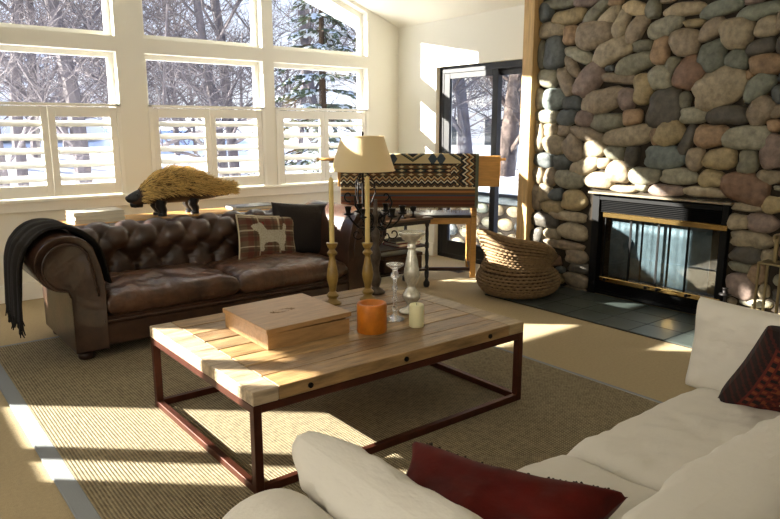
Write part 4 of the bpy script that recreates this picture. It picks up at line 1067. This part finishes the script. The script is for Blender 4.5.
# ================================================================== OUTSIDE
def hill(u, v):
    x = -25 + 90 * u; y = 7.0 + 75 * v ** 1.3
    d = max(0, y - 14); return (x, y, -.35 + .0 * d + .055 * d + .8 * noise.noise(Vector((x * .06, y * .06, 0))) * min(1, d / 10))
o = MB().grid(hill, 60, 60).build('snow_field', M['snow'], smooth=True); o['kind'] = 'structure'
o = MB().box(5.36, -8, -.36, 45, 7.0, -.34).build('snow_ground', M['snow']); o['kind'] = 'structure'
o = MB().box(-25, 6.56, -.36, 5.4, 7.0, -.345).build('snow_ledge', M['snow']); o['kind'] = 'structure'
# roof edge board outside the right window
q = MB(); q.prism([(5.07, 2.70), (5.07, 2.87), (3.2, 2.87 + 1.87 * .345), (3.2, 2.70 + 1.87 * .345)], XZ, 7.0, 7.05)
tag(q.build('roof_fascia', M['fascia']), kind='structure')
# low stone wall with snow outside the door
lw_ = empty('garden_wall', (7.2, 6.6, -.34)); tag(lw_, 'low garden wall of rounded stones outside the glass door', 'wall')
q = MB(); q.box(7.0, 4.6, -.34, 7.4, 9.5, .42); L(q, 7.2, 6.6, -.34).build('core', M['mortar'], lw_)
q = MB(); rr = random.Random(4)
for i in range(16):
    for j in range(4):
        y = 4.7 + i * .31 + (j % 2) * .15; z = -.24 + j * .19; c = srgb(CL[rr.choice('gGtTedb')]); q.ball(7.0, y, z, .06, .15 * rr.uniform(.8, 1.05), .09 * rr.uniform(.8, 1.05), 12, c=c)
L(q, 7.2, 6.6, -.34).build('stones', M['stone'], lw_, smooth=True)
q = MB(); q.box(6.94, 4.55, .42, 7.46, 9.55, .50, .01); L(q, 7.2, 6.6, -.34).build('cap', M['fascia'], lw_)
o = softbox(6.92, 4.5, .585, 7.48, 9.6, .72, M['snow'], 'snow_cap', None, crown=.05, wr=.05, seed=3, n=30); tag(o, 'thick snow lying on the low garden wall outside the door', 'snow')

def make_tree(seed, H, spread, lean=0, levels=4, r0=.16, first=.18, kids=(3, 5, 6, 6, 20), top=.34):
    rr = random.Random(seed); q = MB()
    def br(p, d, ln, r, lv):
        n = 5 if lv == levels else 3; pts = [p]; rad = [r]; dd = d.copy()
        for i in range(n):
            dd = (dd + Vector((rr.uniform(-1, 1), rr.uniform(-1, 1), rr.uniform(-.5, .9))) * (.10 if lv == levels else .28)).normalized()
            p = p + dd * ln / n; pts.append(p); rad.append(r * (1 - .6 * (i + 1) / n))
        q.tube(pts, rad, 8 if lv == levels else (5 if lv > 2 else 3), cap=False)
        if lv <= 0: return
        for i in range(kids[lv]):
            t = rr.uniform(first if lv == levels else .15, 1.0); j = min(int(t * n), n - 1); f = t * n - j; b = pts[j].lerp(pts[j + 1], f)
            ax = Vector((rr.uniform(-1, 1), rr.uniform(-1, 1), rr.uniform(-.2, .5))); nd = (dd * .5 + ax.normalized() * spread).normalized()
            br(b, nd, ln * (rr.uniform(.2, top) if lv == levels else rr.uniform(.4, .62)), max(.0065, r * (1 - .55 * t) * (.38 if lv == levels else .5)), lv - 1)
    br(Vector((0, 0, -.3)), Vector((lean, 0, 1)).normalized(), H, r0, levels)
    return q
protos = []
for s_, H, r0 in ((1, 10, .13), (2, 11.5, .15), (3, 9, .10)):
    q = make_tree(s_, H, .9, levels=4, r0=r0, first=.12); print('tree faces', len(q.f)); protos.append(q.build('bare_tree', M['bark']))
places = [(5.2, 15), (3.4, 13.5), (1.9, 12.2), (6.6, 14.2), (3.1, 18), (5.8, 19), (8.4, 17.5), (10.2, 16), (7.4, 22), (4.4, 23), (11.5, 20.5), (9.6, 25), (1.6, 17), (2.6, 22), (6.2, 27), (13.5, 18), (14.2, 24), (12, 29), (1.0, 24)]
doorp = [(12.8, 12.6), (15.5, 13.2), (14.2, 16.2), (18, 15), (19.5, 20), (17, 11.2), (22, 17)]
LT = 'bare snow-lit tree with tangled branches among the trees outside the windows'
LD = 'bare tree among those seen through the sliding glass door'
rr = random.Random(8); used = set()
def hz_(x, y): return -.35 + .055 * max(0, y - 14)
for i, (x, y) in enumerate(places + doorp):
    k = i % 3
    o = protos[k] if k not in used else protos[k].copy()
    if k in used: col.objects.link(o)
    used.add(k)
    o.location = (x, y, hz_(x, y)); o.rotation_euler.z = rr.uniform(0, 6); s_ = rr.uniform(.85, 1.2); o.scale = (s_, s_, s_)
    tag(o, LT if i < len(places) else LD, 'tree', 'bare trees outside the windows' if i < len(places) else 'bare trees beyond the door')
q = make_tree(21, 7, .8, lean=.18, levels=3, r0=.19, kids=(3, 6, 7, 12), top=.3); o = q.build('bare_tree', M['bark_dark'], smooth=True); o.location = (9.0, 8.15, -.35); tag(o, 'dark thick tree trunk seen through the right pane of the sliding door', 'tree')
q = make_tree(22, 8, .8, lean=-.12, levels=3, r0=.09, kids=(3, 6, 7, 12), top=.3); o = q.build('bare_tree', M['bark_dark'], smooth=True); o.location = (9.6, 10.9, -.35); tag(o, 'dark leaning tree trunk seen through the left pane of the sliding door', 'tree')
# snowy evergreen seen in the right-hand window
def evergreen(seed, H):
    rr = random.Random(seed); q = MB(); q.tube([(0, 0, -.3), (0, 0, H)], [.12, .02], 8, c=srgb('#4a3a2c'))
    z = .8
    while z < H:
        rad = (H - z) / H * 2.0 + .15
        for k in range(9):
            a = rr.uniform(0, 2 * PI); Lb = rad * rr.uniform(.75, 1.1); droop = .25 + .2 * rr.random()
            P_ = [Vector((math.cos(a) * Lb * t, math.sin(a) * Lb * t, z - droop * Lb * t * t + .1 * t)) for t in (0, .35, .7, 1)]
            q.tube(P_, [.03, .02, .015, .005], 4, c=srgb('#4a3a2c'))
            for m_ in range(34):
                t = rr.uniform(.15, 1); b = P_[0].lerp(P_[3], t); b.z = z - droop * Lb * t * t + .1 * t
                side = Vector((-math.sin(a), math.cos(a), 0)) * rr.choice((-1, 1)); d = (side * .7 + Vector((math.cos(a), math.sin(a), -.35)) * .7 + Vector((0, 0, rr.uniform(-.25, .2)))).normalized() * .26 * (1.25 - t)
                w_ = Vector((0, 0, 1)).cross(d).normalized() * .028; up = Vector((0, 0, .012))
                c = srgb('#dfe6ee') if rr.random() < .38 else srgb(rr.choice(('#56634e', '#6a765c', '#46523f')))
                q.add([b - w_, b + d * .5 - w_ * 1.3 - up, b + d, b + d * .5 + w_ * 1.3 - up, b + w_, b + d * .5 + up * 2.5], [(0, 1, 5), (1, 2, 5), (2, 3, 5), (3, 4, 5), (4, 0, 5), (0, 4, 3, 2, 1)], c)
        z += .30
    return q
o = evergreen(1, 6.2).build('evergreen_tree', M['needle']); o.location = (8.0, 12.4, -.35); tag(o, 'snow dusted evergreen seen through the window nearest the corner', 'tree')
# white houses
def house(x, y, z, w_, d, h, rz, label):
    hs = empty('white_house', (x, y, z), rz); tag(hs, label, 'house')
    q = MB(); q.box(-w_ / 2, -d / 2, 0, w_ / 2, d / 2, h); q.build('wall', M['housewhite'], hs)
    q = MB(); q.prism([(-w_ / 2 - .5, h), (0, h + w_ * .22), (w_ / 2 + .5, h)], XZ, -d / 2 - .5, d / 2 + .5); q.build('roof', M['snow'], hs)
    k = 0
    for zz in (.9, 3.3):
        if zz + 1 > h: continue
        n = int(w_ / 2)
        for i in range(n):
            xx = -w_ / 2 + (i + .5) * w_ / n
            f = MB().box(xx - .5, -d / 2 - .04, zz, xx + .5, -d / 2, zz + 1.2).build('window', M['white'], hs); MB().box(xx - .42, -d / 2 - .06, zz + .08, xx + .42, -d / 2 - .04, zz + 1.12).build('pane', M['housewin'], f)
    for zz in (2.6,):
        q = MB()
        q.box(-w_ / 2, -d / 2 - 1.2, zz - .1, w_ / 2, -d / 2, zz)
        for i in range(int(w_ / .3)): q.box(-w_ / 2 + i * .3, -d / 2 - 1.2, zz, -w_ / 2 + i * .3 + .06, -d / 2 - 1.14, zz + .9)
        q.box(-w_ / 2, -d / 2 - 1.22, zz + .9, w_ / 2, -d / 2 - 1.12, zz + 1.0); q.build('balcony', M['white'], hs)
house(24, 22, -.2, 10, 8, 5.2, R(-50), 'white house with balcony seen through the sliding door')
house(4.0, 40, 1.0, 12, 9, 3.2, R(0), 'white snow covered house between the trees beyond the left window')
